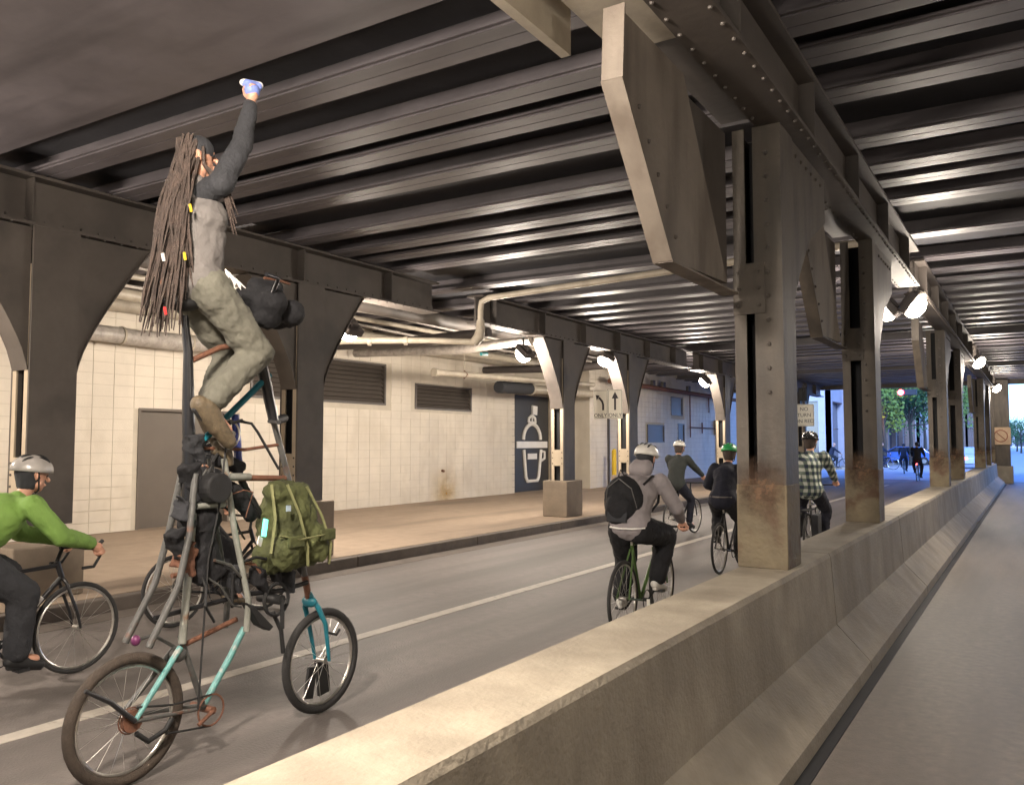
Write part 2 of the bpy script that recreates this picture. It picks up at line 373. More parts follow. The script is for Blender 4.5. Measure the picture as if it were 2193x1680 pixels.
# ------------------------------------------------------------------ rail bridge overhead
br=thing('rail_bridge','dark steel railway bridge overhead with closely spaced cross beams and riveted girders','bridge',(-4,20,4.5))
beamY=[-8,-7,-6,-5.3,-4.5,-3.6,-2.7,-1.8,-.9,0,.9,1.8,4.75,5.60,6.17,6.98,8.2,9.05,9.68,10.42,12.35,14.1,15.1,16.0,16.95,17.9,18.8,19.6,20.4,21.2,22.2,24.6,25.5,26.4,27.3,28.2,29.1,30.0,30.9,31.8,32.7,35,36,37,38,39,40,41,42,42.8]
prot=MB()
x0,x1=-14.0,13.5; ln=x1-x0; cx=(x0+x1)/2
prot.b2(-ln/2,ln/2,-.18,.18,0,.022)
prot.b2(-ln/2,ln/2,-.15,-.006,-.016,-.001)
prot.b2(-ln/2,ln/2,.006,.15,-.016,-.001)
prot.b2(-ln/2,ln/2,-.009,.009,.023,.20)
prot.b2(-ln/2,ln/2,-.16,-.010,.12,.135)if False else None
bmesh0=None; parts=[]
for yb in beamY:
    if bmesh0 is None: o=prot.build('beam',M['beam']); bmesh0=o.data
    else: o=bpy.data.objects.new('beam',bmesh0); COL.objects.link(o)
    o.location=(cx,yb,4.55+random.uniform(-.015,.015)); parts.append(o)
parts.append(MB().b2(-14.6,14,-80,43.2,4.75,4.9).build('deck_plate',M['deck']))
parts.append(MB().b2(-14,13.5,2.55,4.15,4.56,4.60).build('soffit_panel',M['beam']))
parts.append(MB().b2(-14.6,14,43.0,43.3,4.35,6.2).build('end_fascia',M['steel']))
def girder(xc,y0,y1,w=.32):
    gd=MB()
    gd.b2(xc-w/2,xc+w/2,y0,y1,4.0,4.03)
    gd.b2(xc-w/2,xc+w/2,y0,y1,4.50,4.53)
    gd.b2(xc-.012,xc+.012,y0,y1,4.031,4.499)
    for sx in(-1,1):
        gd.b2(xc+sx*.014,xc+sx*.10,y0,y1,4.032,4.045); gd.b2(xc+sx*.014,xc+sx*.028,y0,y1,4.046,4.13)
        yy=y0+.5
        while yy<y1: gd.b2(xc+sx*.013,xc+sx*(w/2-.02),yy,yy+.016,4.046,4.498); yy+=1.9
    o=gd.build('girder',M['steel']); rv=MB(); yy=y0+.1
    while yy<y1:
        for sx in(-1,1): rv.sph((xc+sx*.030,yy,4.09),.016,6,4)
        rv.sph((xc-w/2+.03,yy,3.998),.014,6,4); rv.sph((xc+w/2-.03,yy,3.998),.014,6,4)
        yy+=.2
    r=tag(rv.build('rivets',M['steel']),kind='stuff'); r.parent=o
    parts.append(o)
for a,b in((.3,11.55),(12.9,24.2),(24.8,36.6),(37.0,42.9)): girder(-8.87,a,b,.36)
for a,b in((-6,1.6),(2.2,13.2),(13.9,26.3),(26.9,40.2),(40.4,42.9)): girder(-1.47,a,b,.30)
for a,b in((-6,42.9),): girder(6.2,a,b,.36)
# bearing plate over the median at the near end of the girder
parts.append(MB().b2(-2.02,-1.63,2.2,4.42,4.05,4.08).b2(-2.02,-2.0,2.2,4.42,4.081,4.54).build('bearing_plate',M['pipe']))
parts.append(MB().b2(-1.86,-1.625,4.43,5.86,4.06,4.09).b2(-1.86,-1.84,4.43,5.86,4.091,4.54).build('haunch_plate',M['steel']))
parts.append(MB().b2(-1.86,-1.625,8.6,9.83,4.06,4.09).build('haunch_plate',M['steel']))
parts.append(MB().b2(-2.16,-2.10,2.2,3.98,3.88,4.2).build('hanging_flange',M['pipe']))
attach(parts,br)

# ------------------------------------------------------------------ columns
RS=M['rustband'].copy(); RS.name='rust_film'
_n=RS.node_tree.nodes; _l=RS.node_tree.links
_t=_n.new('ShaderNodeTexCoord'); _m=_n.new('ShaderNodeMapping'); _m.inputs['Scale'].default_value=(3.6,1,3.4); _g=_n.new('ShaderNodeTexGradient'); _g.gradient_type='SPHERICAL'
_z=_n.new('ShaderNodeTexNoise'); _z.inputs['Scale'].default_value=22; _z.inputs['Detail'].default_value=6
_a=_n.new('ShaderNodeMath'); _a.operation='MULTIPLY'; _r=_n.new('ShaderNodeMapRange'); _r.inputs[1].default_value=.10; _r.inputs[2].default_value=.52
_l.new(_t.outputs['Object'],_m.inputs[0]); _l.new(_m.outputs[0],_g.inputs[0]); _l.new(_t.outputs['Object'],_z.inputs['Vector'])
_l.new(_g.outputs['Fac'],_a.inputs[0]); _l.new(_z.outputs['Fac'],_a.inputs[1]); _l.new(_a.outputs[0],_r.inputs[0]); _l.new(_r.outputs[0],_n['Principled BSDF'].inputs['Alpha'])
def rivrow(mb,x,pts,r=.016):
    for (yy,zz) in pts: mb.sph((x,yy,zz),r,6,4)
def median_column(y0,label,near=True,far=True,h0=.885,bottom=M['rust'],sw=.06):
    y1=y0+.36; xl,xr=-1.79,-1.45
    c=thing('median_column',label,'column',(-1.61,y0,h0),group='steel columns standing on the median barrier')
    P=[]
    # box column: left channel, slot, right plate on the front face
    P.append(MB().b2(xr-.03,xr,y0,y1,h0,4.0).b2(xl,xl+.03,y0,y1,h0,4.0).b2(xl+.03,xr-.03,y1-.03,y1,h0,4.0).b2(xl+.03,xl+.085,y0,y0+.02,1.45,4.0).b2(xl+.085+sw,xr-.03,y0,y0+.02,1.45,4.0).b2(xl+.03,xr-.03,y0+.012,y0+.03,h0+.35,1.45).build('shaft',M['col_front']))
    P.append(MB().b2(xl+.05,xl+.13+sw,y0+.24,y0+.25,1.47,3.98).build('slot_shade',M['dark']))  # black sheet inside the hollow column, painting the shade seen through the slot
    P.append(MB().b2(xl-.004,xr+.004,y0-.006,y1+.004,h0,1.46).build('base_jacket',bottom,bevel=.006))
    P.append(MB().add([(xl+.01,y0-.009,1.12),(xr-.01,y0-.009,1.12),(xr-.01,y0-.009,1.72),(xl+.01,y0-.009,1.72)],[(0,1,2,3)]).build('rust_stain',RS,loc=((xl+xr)/2,y0-.009,1.44)))
    P.append(MB().b2(xl-.003,xr-.12,y0-.012,y0-.001,2.66,3.02).build('batten_plate',M['col_front']))
    rv=MB()
    for zz in [2.1+.17*i for i in range(11)]: rv.sph((xr-.10,y0-.001,zz),.017,6,4)
    for zz in(2.72,2.84,2.96): rv.sph((xl+.04,y0-.013,zz),.014,6,4); rv.sph((xr-.16,y0-.013,zz),.014,6,4)
    if far:
        # far flare: gusset plate widening up to the girder
        P.append(MB().prism([(y1,2.75),(y1+.18,3.0),(y1+.55,3.35),(y1+1.15,3.62),(y1+1.15,3.995),(y1,3.995)],xr-.025,xr-.008,'x').build('gusset_plate',M['col_front']))
        P.append(MB().prism([(y1,2.75),(y1+.18,3.0),(y1+.55,3.35),(y1+1.15,3.62),(y1+1.15,3.995),(y1,3.995)],xl+.008,xl+.025,'x').build('gusset_plate',M['col_front']))
        for i in range(6): rv.sph((xr-.006,y1+.12+.17*i,3.9),.016,6,4)
    if near:
        # near flare: deep bracket, blunt at the bottom, leaning out towards the top
        poly_=[(y0-.30,2.84),(y0-1.42,2.80),(y0-2.08,3.60),(y0-2.05,3.995),(y0-1.10,3.995),(y0-.80,3.55)]
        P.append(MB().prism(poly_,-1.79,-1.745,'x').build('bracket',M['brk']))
        P.append(MB().prism([(y0-.001,2.80),(y0-.60,2.80),(y0-1.5,3.995),(y0-.001,3.995)],-1.86,-1.84,'x').build('gusset_plate',M['steel']))
        # flange round the outer edge
        fl=MB(); e=[(y0-.2,2.785),(y0-1.43,2.785),(y0-2.10,3.595),(y0-2.07,3.99)]
        for (a,b),(a2,b2) in zip(e[:-1],e[1:]):
            d=V((0,a2-a,b2-b)).normalized(); nrm=V((0,d.z,-d.y))*.012
            if nrm.z>0: nrm=-nrm
            pts=[(a,b),(a2,b2)]
            vs=[]
            for x in(-1.82,-1.70):
                for (q,w_) in pts: vs.append(V((x,q,w_))); vs.append(V((x,q,w_))+nrm)
            fl.add(vs,[(0,1,3,2),(4,6,7,5),(0,4,5,1),(2,3,7,6),(0,2,6,4),(1,5,7,3)])
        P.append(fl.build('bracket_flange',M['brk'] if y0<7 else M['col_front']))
        for i in range(5): rv.sph((-1.742,y0-1.28-.13*i,2.95+.15*i),.014,6,4)
    o=rv.build('rivets',M['steel']); tag(o,kind='stuff'); P.append(o)
    attach(P,c); return c
median_column(5.88,'nearest steel column on the median barrier, rust-stained khaki at its foot, with a big angled bracket')
median_column(9.85,'dark second steel column on the median barrier, right of the plaid-shirt cyclist',sw=.11)
median_column(18.65,'third steel column on the median barrier, left of the pair behind the twin floodlights',sw=.08)
median_column(22.8,'fourth steel column on the median, dark one right behind the third',sw=.11)
median_column(33.5,'fifth steel column on the median, beside the traffic seen through the gap')
median_column(37.7,'sixth steel column on the far median, left of the square sign')
median_column(41.8,'last steel column on the median at the bright exit behind the square sign',near=False,far=False)
def side_column(y0,label,slit=True,xc=-8.87,pw=.30,ph=.93):
    xl,xr=xc-.18,xc+.17; y1=y0+.5
    c=thing('side_column',label,'column',(xc,y0,ZS),group='steel columns along the kerb')
    P=[]
    P.append(MB().b2(xr-.03,xr,y0,y1,.9,4.0).b2(xl,xl+.03,y0,y1,.9,4.0).b2(xl+.03,xr-.03,y1-.05,y1-.02,.9,4.0).build('shaft',M['steel']))
    P.append(MB().b2(xl+.031,xl+.10,y0,y0+.02,.9,3.6).b2(xr-.10,xr-.031,y0,y0+.02,.9,3.6).b2(xl+.10,xr-.10,y0-.004,y0+.02,2.75,3.05).b2(xl+.10,xr-.10,y0-.004,y0+.02,1.25,1.6).build('face_plate',M['cream']))
    P.append(MB().b2(xl+.031,xr-.031,y0+.10,y0+.11,.9,4.0).build('slot_shade',M['dark']))  # black sheet that paints the shade inside the open column face
    for s in(1,-1):
        ya=y1 if s>0 else y0
        cur=[(ya,2.50)]+[(ya+s*(.02+.84*t**1.28),2.58+1.405*t) for t in [k/10 for k in range(11)]]+[(ya,3.985)]
        P.append(MB().prism(cur,xc+.10,xc+.12,'x').build('gusset_plate',M['steel']))
        P.append(MB().prism(cur,xc-.12,xc-.10,'x').build('gusset_plate',M['steel']))
        fl=MB(); cc=cur[:-1]
        for q,w_ in zip(cc[:-1],cc[1:]):
            d=V((0,w_[0]-q[0],w_[1]-q[1])).normalized(); nn=V((0,d.z,-d.y))*(.012*s)
            vs=[]
            for x in(xc-.15,xc+.15):
                for p in(q,w_): vs.append(V((x,*p))); vs.append(V((x,*p))+nn)
            fl.add(vs,[(0,1,3,2),(4,6,7,5),(0,4,5,1),(2,3,7,6),(0,2,6,4),(1,5,7,3)])
        P.append(fl.build('bracket_flange',M['steel']))
    P.append(MB().b2(xc-pw,xc+pw,y0-.13,y1+.12,ZS,ph).build('plinth',mat('plinth_concrete',(0.20,0.16,0.12),.8,var=.2,scale=3,bump=.3),bevel=.02))
    rv=MB()
    for zz in(2.80,2.9,3.0,1.3,1.42,1.54): rv.sph((xl+.06,y0-.002,zz),.014,6,4); rv.sph((xr-.06,y0-.002,zz),.014,6,4)
    P.append(tag(rv.build('rivets',M['steel']),kind='stuff'))
    attach(P,c)
side_column(4.62,'dark flared steel column behind the green-jacket cyclist',pw=.22,ph=.70)
side_column(8.30,'dark flared steel column behind the tall bike, on a concrete plinth')
side_column(16.1,'steel column with cream face on a concrete plinth beside the black emblem panel')
side_column(19.6,'steel column just right of the left-turn and straight-ahead lane sign')
side_column(27.4,'far steel column with cream face beside the white-helmeted dark-jacket cyclist')
side_column(31.2,'farther steel column along the kerb, mostly behind the nearest median column')
side_column(38.6,'last steel column along the kerb near the exit, left of the dark median column')
side_column(-2.6,'steel column along the kerb behind the viewpoint')

ep=thing('end_pier','grey steel end pier at the bright exit carrying the faded square sign','pier',(-1.2,42.05,0))
attach([MB().b2(-1.52,-.88,42.05,42.6,0,4.5).build('shaft',M['col_front'],bevel=.01),MB().b2(-1.62,-.80,42.0,42.65,0,.75).build('plinth',M['concrete'],bevel=.02)],ep)
# ------------------------------------------------------------------ floodlights
LP=0.172
def flood(loc,aim,label,power,group,cone=150,size=.3,col=(1.0,0.87,0.74),vis=True):
    loc=V(loc); aim=V(aim).normalized()
    t=thing('floodlight',label,'floodlight',loc,group=group)
    q=aim.to_track_quat('-Z','Y')
    hb=MB()
    hb.box((0,0,.07),(.30,.36,.12)); hb.box((0,0,.15),(.16,.2,.06))
    h=hb.build('housing',M['post'],parent=t,bevel=.02); h.rotation_mode='QUATERNION'; h.rotation_quaternion=q
    l_=MB().sph((0,0,-.02),.15,18,12,(1,1.2,.95)).build('lens',M['lens'],parent=t,smooth=True); l_.rotation_mode='QUATERNION'; l_.rotation_quaternion=q
    bk=MB().tube([(0,0,.1),(0,.0,.34)],.022,8); b_=bk.build('mount',M['post'],parent=t)
    ld=bpy.data.lights.new('floodlight_beam','POINT'); ld.energy=power*LP; ld.shadow_soft_size=.2; ld.color=col
    lo=bpy.data.objects.new('floodlight_beam',ld); COL.objects.link(lo); lo.parent=t; lo.location=aim*.45
    lo.rotation_mode='QUATERNION'; lo.rotation_quaternion=q
    return t
gl='floodlights along the kerb columns'
flood((-8.98,9.60,3.50),(-.75,.1,-.75),'floodlight on the flared column behind the tall bike, elongated glow',620,gl)
flood((-8.98,14.85,3.60),(-.7,.1,-.8),'floodlight hanging left of the cream-faced column near the emblem door',390,gl)
flood((-8.9,18.6,3.78),(-.2,-.3,-.9),'bright round floodlight above the left-turn lane sign',420,gl)
flood((-8.95,26.1,3.72),(-.7,0,-.75),'small far floodlight above the white wall, before the nearest median column',380,gl)
flood((-8.5,1.5,3.5),(-.7,.2,-.75),'floodlight above the kerb left of the frame',620,gl)
flood((-8.5,-3,3.5),(.4,.3,-.8),'floodlight above the kerb behind the viewpoint',450,gl)
flood((-8.5,31,3.7),(-.7,0,-.75),'farthest kerb floodlight hidden behind the nearest median column',380,gl)
gm='floodlights on the median girder'
flood((-1.87,13.9,3.80),(-.8,.0,-.6),'left one of the twin floodlights between the median columns',250,gm)
flood((-1.48,13.9,3.82),(.8,-.05,-.6),'right one of the twin floodlights between the median columns',250,gm)
flood((-1.25,26.6,4.0),(.7,-.2,-.7),'median floodlight beyond the twin pair, right of the fourth column',230,gm)
flood((-1.25,39.5,4.0),(.7,-.2,-.7),'farthest median floodlight beside the bright exit',230,gm)
flood((-1.95,26.6,4.0),(-.8,0,-.6),'median floodlight facing the bike lanes beyond the third column',220,gm)
flood((-2.0,.6,3.9),(-.5,.35,-.8),'median floodlight just behind the viewpoint facing the riders',1050,gm)
flood((-1.2,.2,3.9),(.4,.4,-.8),'median floodlight just behind the viewpoint facing the right road',180,gm)
flood((6.0,4.5,3.5),(-.8,-.1,-.6),'added floodlight out of frame on the right facing the median, beside the viewpoint',330,'added floodlights along the right-hand girder')  # unseen lamps added to brighten the barrier side and brackets
flood((6.0,15,3.5),(-.8,-.1,-.6),'added floodlight out of frame on the right facing the median, farther on',260,'added floodlights along the right-hand girder')
flood((6.0,27,3.5),(-.8,-.1,-.6),'added floodlight out of frame on the right facing the median, far on',260,'added floodlights along the right-hand girder')

# ------------------------------------------------------------------ people
tex2=bpy.data.textures.new('creases','CLOUDS'); tex2.noise_scale=.035; tex2.noise_depth=1; tex2.noise_basis='VORONOI_F2_F1'
tex=bpy.data.textures.new('folds','CLOUDS'); tex.noise_scale=.09; tex.noise_depth=2
def capmb(caps,seg=12):
    m=MB()
    for c in caps:
        if c[0]=='b': m.box(c[1],c[2],c[3]); continue
        if c[0]=='e':
            m.sph(c[1],1,seg+4,10,c[2],c[3] if len(c)>3 else None)
        else:
            p0,r0,p1,r1=c
            m.tube([p0,p1],[r0,r1],seg); m.sph(p0,r0,seg,8); m.sph(p1,r1,seg,8)
    return m
def blob(name,caps,material,vox=.012,sm=4,disp=0,parent=None,sub=None):
    o=capmb(caps).build(name,material)
    r=o.modifiers.new('r','REMESH'); r.mode='VOXEL'; r.voxel_size=vox; r.use_smooth_shade=True
    s_=o.modifiers.new('s','SMOOTH'); s_.iterations=sm; s_.factor=.5
    if disp:
        d=o.modifiers.new('d','DISPLACE'); d.texture=tex; d.strength=disp; d.mid_level=.5; d.texture_coords='GLOBAL'
        if disp>=.02 and vox<.016:
            d2=o.modifiers.new('d2','DISPLACE'); d2.texture=tex2; d2.strength=disp*.35; d2.mid_level=.5; d2.texture_coords='GLOBAL'; s2=o.modifiers.new('s2','SMOOTH'); s2.iterations=2
    dg=bpy.context.evaluated_depsgraph_get(); dg.update()
    me=bpy.data.meshes.new_from_object(o.evaluated_get(dg)); old=o.data
    o.modifiers.clear(); o.data=me; bpy.data.meshes.remove(old); me.name=name
    me.polygons.foreach_set('use_smooth',[True]*len(me.polygons))
    if parent: o.parent=parent
    return o
def ik(a,b,l1,l2,bend):
    a,b=V(a),V(b); d=b-a; L=min(d.length,l1+l2-.002); u=d.normalized()
    x=(l1*l1-l2*l2+L*L)/(2*L); h=math.sqrt(max(0,l1*l1-x*x))
    w=V(bend)-u*V(bend).dot(u); w.normalize()
    return a+u*x+w*h, a+u*L
def hand_caps(w,h,out,s=1.0,mode='grip'):
    # w wrist, h palm centre, out = sideways direction (little finger side to thumb side)
    w,h,out=V(w),V(h),V(out).normalized(); f=(h-w).normalized(); dn=f.cross(out).normalized()
    if mode=='grip' and dn.z>0: dn=-dn
    c=[(w,.026,h-f*.02,.027),('e',h,(.036,.036,.036)),(h-out*.018,.021,h+out*.018,.021)]
    ln=[.030,.037,.040,.034]
    for i in range(4):
        o=(-.033+.022*i); k=h+f*.026+out*o; l=ln[i]
        a=k+f*l*.75+dn*l*.4; b=a+dn*l*.75-f*l*.2; t=b-f*l*.55+dn*l*.12
        c+=[(k,.0115,a,.0105),(a,.0105,b,.0098),(b,.0098,t,.009)]
    k=h+out*.03-f*.012; a=k+out*.022+f*.022+dn*.018; t=a+f*.022+dn*.022-out*.012
    c+=[(k,.015,a,.013),(a,.013,t,.011)]
    return c
def head_caps(c,f,s=1.0):
    c,f=V(c),V(f).normalized(); up=V((0,0,1)); up=(up-f*up.dot(f)).normalized(); r=f.cross(up)
    cp=[]
    def P(a,b,d): return c+r*a*s+f*b*s+up*d*s
    cp+=[(P(0,-.02,.035),.088*s,P(0,.015,.035),.080*s),(P(0,.02,-.03),.062*s,P(0,.045,-.075),.036*s),(P(-.03,.02,-.05),.04*s,P(.03,.02,-.05),.04*s)]
    cp+=[(P(0,.088,.012),.012*s,P(0,.112,-.020),.016*s)]           # nose
    cp+=[(P(-.03,.082,.03),.014*s,P(.03,.082,.03),.014*s)]          # brow
    cp+=[(P(-.018,.088,-.055),.009*s,P(.018,.088,-.055),.009*s)]    # lips
    for sx in(-1,1): cp.append((P(.088*sx,-.012,.015),.014*s,P(.084*sx,-.005,-.02),.010*s)) # ears
    return cp,P,r,up
def person(label,J,out,vox=.012,disp=.02,group=None,detail=True,cat='person'):
    """J: joints in world space. out: outfit"""
    s=J.get('s',1.0)
    pel,ch,nk=V(J['pelvis']),V(J['chest']),V(J['neck'])
    side=V(J['side']).normalized()
    hc,P,hr,hu=head_caps(J['head'],J['look'],s)
    body=list(hc)+[(nk,.05*s,V(J['head'])-V((0,0,.03)),.052*s),(ch,.10*s,nk-(nk-ch)*.25,.075*s),(pel,.11*s,ch,.11*s),(pel-side*.05*s,.10*s,pel+side*.05*s,.10*s)]
    for k in('L','R'):
        sh,el,wr,ha=[V(J[a+k]) for a in('sh','el','wr','ha')]
        hp,kn,an=[V(J[a+k]) for a in('hp','kn','an')]
        body+=[(ch+(nk-ch)*.6,.075*s,sh,.052*s),(sh,.05*s,el,.038*s),(el,.037*s,wr,.026*s),(hp,.082*s,kn,.054*s),(kn,.052*s,an,.035*s)]
        to=V(J['to'+k]); body+=[(an,.036*s,an+(to-an)*.8,.03*s)]
        outd=V(J.get('thumb'+k,side*(-1 if k=='R' else 1)))
        body+=hand_caps(wr,ha,outd,mode=J.get('hm'+k,'grip'))
    root=blob('person',body,M['skin'],vox*.75 if detail else vox,2)
    tag(root,label,cat,group)
    g=out.get('jr',.022)
    jk=[(pel+(ch-pel)*.05,.118*s+g,ch,.125*s+g*.8),(pel-side*.055*s,.10*s+g,pel+side*.055*s,.10*s+g),(ch-side*.05*s,.11*s+g*.6,ch+side*.05*s,.11*s+g*.6),(ch+(nk-ch)*.2,.12*s,nk-(nk-ch)*.1,.075*s)]
    sl=[]
    for k in('L','R'):
        sh,el,wr=[V(J[a+k]) for a in('sh','el','wr')]
        sl+=[(ch+(nk-ch)*.55,.085*s,sh,.066*s),(sh,.064*s+g*.4,el,.05*s+g*.4),(el,.05*s+g*.4,wr,.036*s+g*.3)]
    if out.get('sleeves'):
        a=blob('sleeve',sl,out['sleeves'],vox,3,disp*.8,root); b=blob('vest',jk,out['top'],vox,4,disp,root)
    else:
        a=blob(out.get('topname','jacket'),jk+sl,out['top'],vox,4,disp,root)
    tr=[(pel-side*.05*s,.122*s,pel+side*.05*s,.122*s)]; tg=out.get('tr',.015)
    for k in('L','R'):
        hp,kn,an=[V(J[a+k]) for a in('hp','kn','an')]
        tr+=[(pel,.12*s,hp,.10*s),(hp,.097*s+tg,kn,.066*s+tg),(kn,.064*s+tg,an+(kn-an)*.12,.046*s+tg)]
        to=V(J['to'+k]); d=(to-an); d2=V((d.x,d.y,d.z)); 
        sole=an+V((0,0,-.045)) if 'soledir'+k not in J else an+V(J['soledir'+k])*.045
        off=sole-an
        hl=an-d.normalized()*.045+off*.6
        q_=s*out.get('shoes',1.0)
        shp=[(an+off*.1,.047*q_,an+d*.35+off*.4,.043*q_),(hl,.040*q_,an+d*.5+off*.9,.040*q_),(an+d*.5+off*.7,.042*q_,to+off*.9,.034*q_)]
        sh_=blob('shoe',shp,out.get('shoe',M['black']),vox*.8,2,0,root)
        so=capmb([(hl+off*.85,.022*s,to+off*1.35,.020*s)]).build('sole',out.get('sole',M['black']),smooth=True); so.parent=sh_
    blob('trousers',tr,out['trousers'],vox,4,disp*1.2,root)
    if detail:
        for sx in(-1,1):
            MB().sph(P(.032*sx,.083,.012),.010,8,6).build('eye',M['black'],parent=root,smooth=True)
    hm=out.get('helmet')
    if hm:
        m=MB(); n=20; rings=8; vs=[];fs=[]
        mt=Matrix((hr,V(J['look']).normalized(),hu)).transposed()
        cc=P(0,-.01,.045)
        for i in range(rings+1):
            ph=(i/rings)*R(98)
            for k in range(n):
                t=2*math.pi*k/n
                bul=1+.05*math.cos(4*t)*math.sin(ph)
                q=V((math.sin(ph)*math.cos(t)*.112*s*bul,math.sin(ph)*math.sin(t)*.142*s*(1.0+.05*(math.sin(t)<0)),math.cos(ph)*.108*s))
                vs.append(cc+mt@q)
        fs=[(i*n+k,(i+1)*n+k,(i+1)*n+(k+1)%n,i*n+(k+1)%n) for i in range(rings) for k in range(n)]
        m.add(vs,fs); ho=m.build('helmet',hm,parent=root,smooth=True)
        sol=ho.modifiers.new('t','SOLIDIFY'); sol.thickness=.02; sol.offset=-1
        vn=MB()
        for a in(-.06,-.022,.022,.06):
            for (b0,b1) in((-.10,-.03),(.01,.09)):
                pts=[]
                for j in range(5):
                    b=b0+(b1-b0)*j/4; zz=.108*s*math.sqrt(max(.02,1-(a/.112)**2-(b/.142)**2))
                    pts.append(cc+mt@V((a*s,b*s,zz+.0005)))
                vn.tube(pts,[.003,.009,.010,.009,.003],6)
        vn.build('vent',M['black'] if hm!=M['helmet_k'] else M['alu'],parent=ho,smooth=True)
        MB().tube([P(-.09,0,.03),P(-.06,.03,-.09),P(0,.04,-.115),P(.06,.03,-.09),P(.09,0,.03)],.006,6).build('chin_strap',M['black'],parent=root)
    if out.get('hair'):
        hp_=[(P(0,-.03,.02),.092*s,P(0,-.03,-.045),.075*s)]
        blob('hair',hp_,out['hair'],vox*.8,2,.01,root)
    return root,P
def wheel(root,c,r,tyre,rim,tr=.018,ax=(1,0,0)):
    c=V(c)
    rm=MB(); n=40
    ring=lambda rr:[c+V((0,math.cos(2*math.pi*i/n)*rr,math.sin(2*math.pi*i/n)*rr)) for i in range(n)]
    rm.tube(ring(r-tr*2-.006),.010,6,closed=True)
    rm.tube([c-V((.035,0,0)),c+V((.035,0,0))],.020,8)
    for i in range(20):
        a=2*math.pi*i/20; sx=.03*(-1)**i
        a2=a+.35*(1 if i%4<2 else -1)
        rm.tube([c+V((sx,math.cos(a2)*.02,math.sin(a2)*.02)),c+V((0,math.cos(a)*(r-tr*2-.006),math.sin(a)*(r-tr*2-.006)))],.0017,3,cap=False)
    w=rm.build('wheel',rim,parent=root,smooth=True)
    t=MB().tube(ring(r-tr),tr,8,closed=True).build('tyre',tyre,parent=w,smooth=True)
    return w
def bicycle(label,loc,frame,head=0,crk=(0,.12,-.12),group=None,bar='flat',rack=False,bh=.98,fender=False,wr=.343):
    t=thing('bicycle',label,'bicycle',loc,group=group,rz=head)
    ra=V((0,0,wr)); fa=V((0,1.03,wr)); bb=V((0,.43,.27)); st=V((0,.22,.80)); hd=V((0,.86,.86)); hl=V((0,.90,.74))
    f=MB()
    f.tube([bb,st],.017,8).tube([st,hd-V((0,.0,.03))],.016,8).tube([bb,hl],.020,8).tube([hd,hl],.022,8)
    for sx in(-1,1):
        f.tube([bb+V((.03*sx,-.03,0)),ra+V((.06*sx,0,0))],.010,6).tube([st+V((.015*sx,0,-.04)),ra+V((.06*sx,0,0))],.009,6)
    f.build('frame',frame,parent=t,smooth=True)
    fk=MB()
    for sx in(-1,1): fk.tube([hl+V((0,.0,0)),hl+V((.05*sx,.01,-.04)),fa+V((.055*sx,-.03,.12)),fa+V((.055*sx,0,0))],[.016,.014,.012,.009],8)
    fk.build('fork',frame,parent=t,smooth=True)
    wheel(t,ra,wr,M['tyre'],M['alu']); wheel(t,fa,wr,M['tyre'],M['alu'])
    MB().tube([st,(0,.19,.92)],.013,8).build('seat_post',M['alu'],parent=t)
    sd=MB().prism([(-.075,.08),(.075,.08),(.03,.22),(.018,.34),(-.018,.34),(-.03,.22)],.915,.95,'z'); sd.build('saddle',M['black'],parent=t,bevel=.012)
    h=MB()
    if bar=='flat':
        h.tube([hd,(0,.88,bh)],.014,8); h.tube([(-.31,.84,bh+.01),(-.1,.90,bh),(.1,.90,bh),(.31,.84,bh+.01)],.012,8)
    else:
        h.tube([hd,(0,.90,bh-.02)],.014,8).tube([(0,.88,bh-.02),(0,.97,bh-.02)],.014,8)
        for sx in(-1,1): h.tube([(0,.97,bh-.02),(.19*sx,.97,bh-.02),(.21*sx,1.04,bh-.03),(.21*sx,1.07,bh-.09),(.215*sx,1.02,bh-.16),(.22*sx,.93,bh-.16)],.012,8); h.tube([(.21*sx,1.05,bh-.01),(.21*sx,1.09,bh+.03)],.014,6)
    h.build('handlebar',M['black'],parent=t,smooth=True)
    c=MB(); c.tube([bb+V((-.075,0,0)),bb+V((.075,0,0))],.018,8)
    for i in range(1): c.tube([bb+V((.065,.092*math.cos(2*math.pi*k/24),.092*math.sin(2*math.pi*k/24))) for k in range(24)],.005,5,closed=True)
    cr=V(crk); t['crank_phase']=list(crk)
    for sx,sg in((1,1),(-1,-1)):
        c.tube([bb+V((.08*sx,0,0)),bb+V((.085*sx,0,0))+cr*sg],.010,6)
    cc=c.build('crank',M['black'],parent=t,smooth=True)
    for sx,sg in((1,1),(-1,-1)): MB().box(bb+V((.135*sx,0,0))+cr*sg,(.09,.08,.022)).build('pedal',M['black'],parent=cc)
    if rack: MB().b2(-.06,.06,-.2,.22,.73,.745).tube([(-.06,-.1,.73),(-.06,0,.36)],.006,6).tube([(.06,-.1,.73),(.06,0,.36)],.006,6).build('rack',M['black'],parent=t)
    if fender:
        MB().tube([ra+V((0,math.cos(R(a))*(wr+.02),math.sin(R(a))*(wr+.02))) for a in range(20,200,12)],.022,6,flat=.3).build('mudguard',frame,parent=t,smooth=True)
    return t
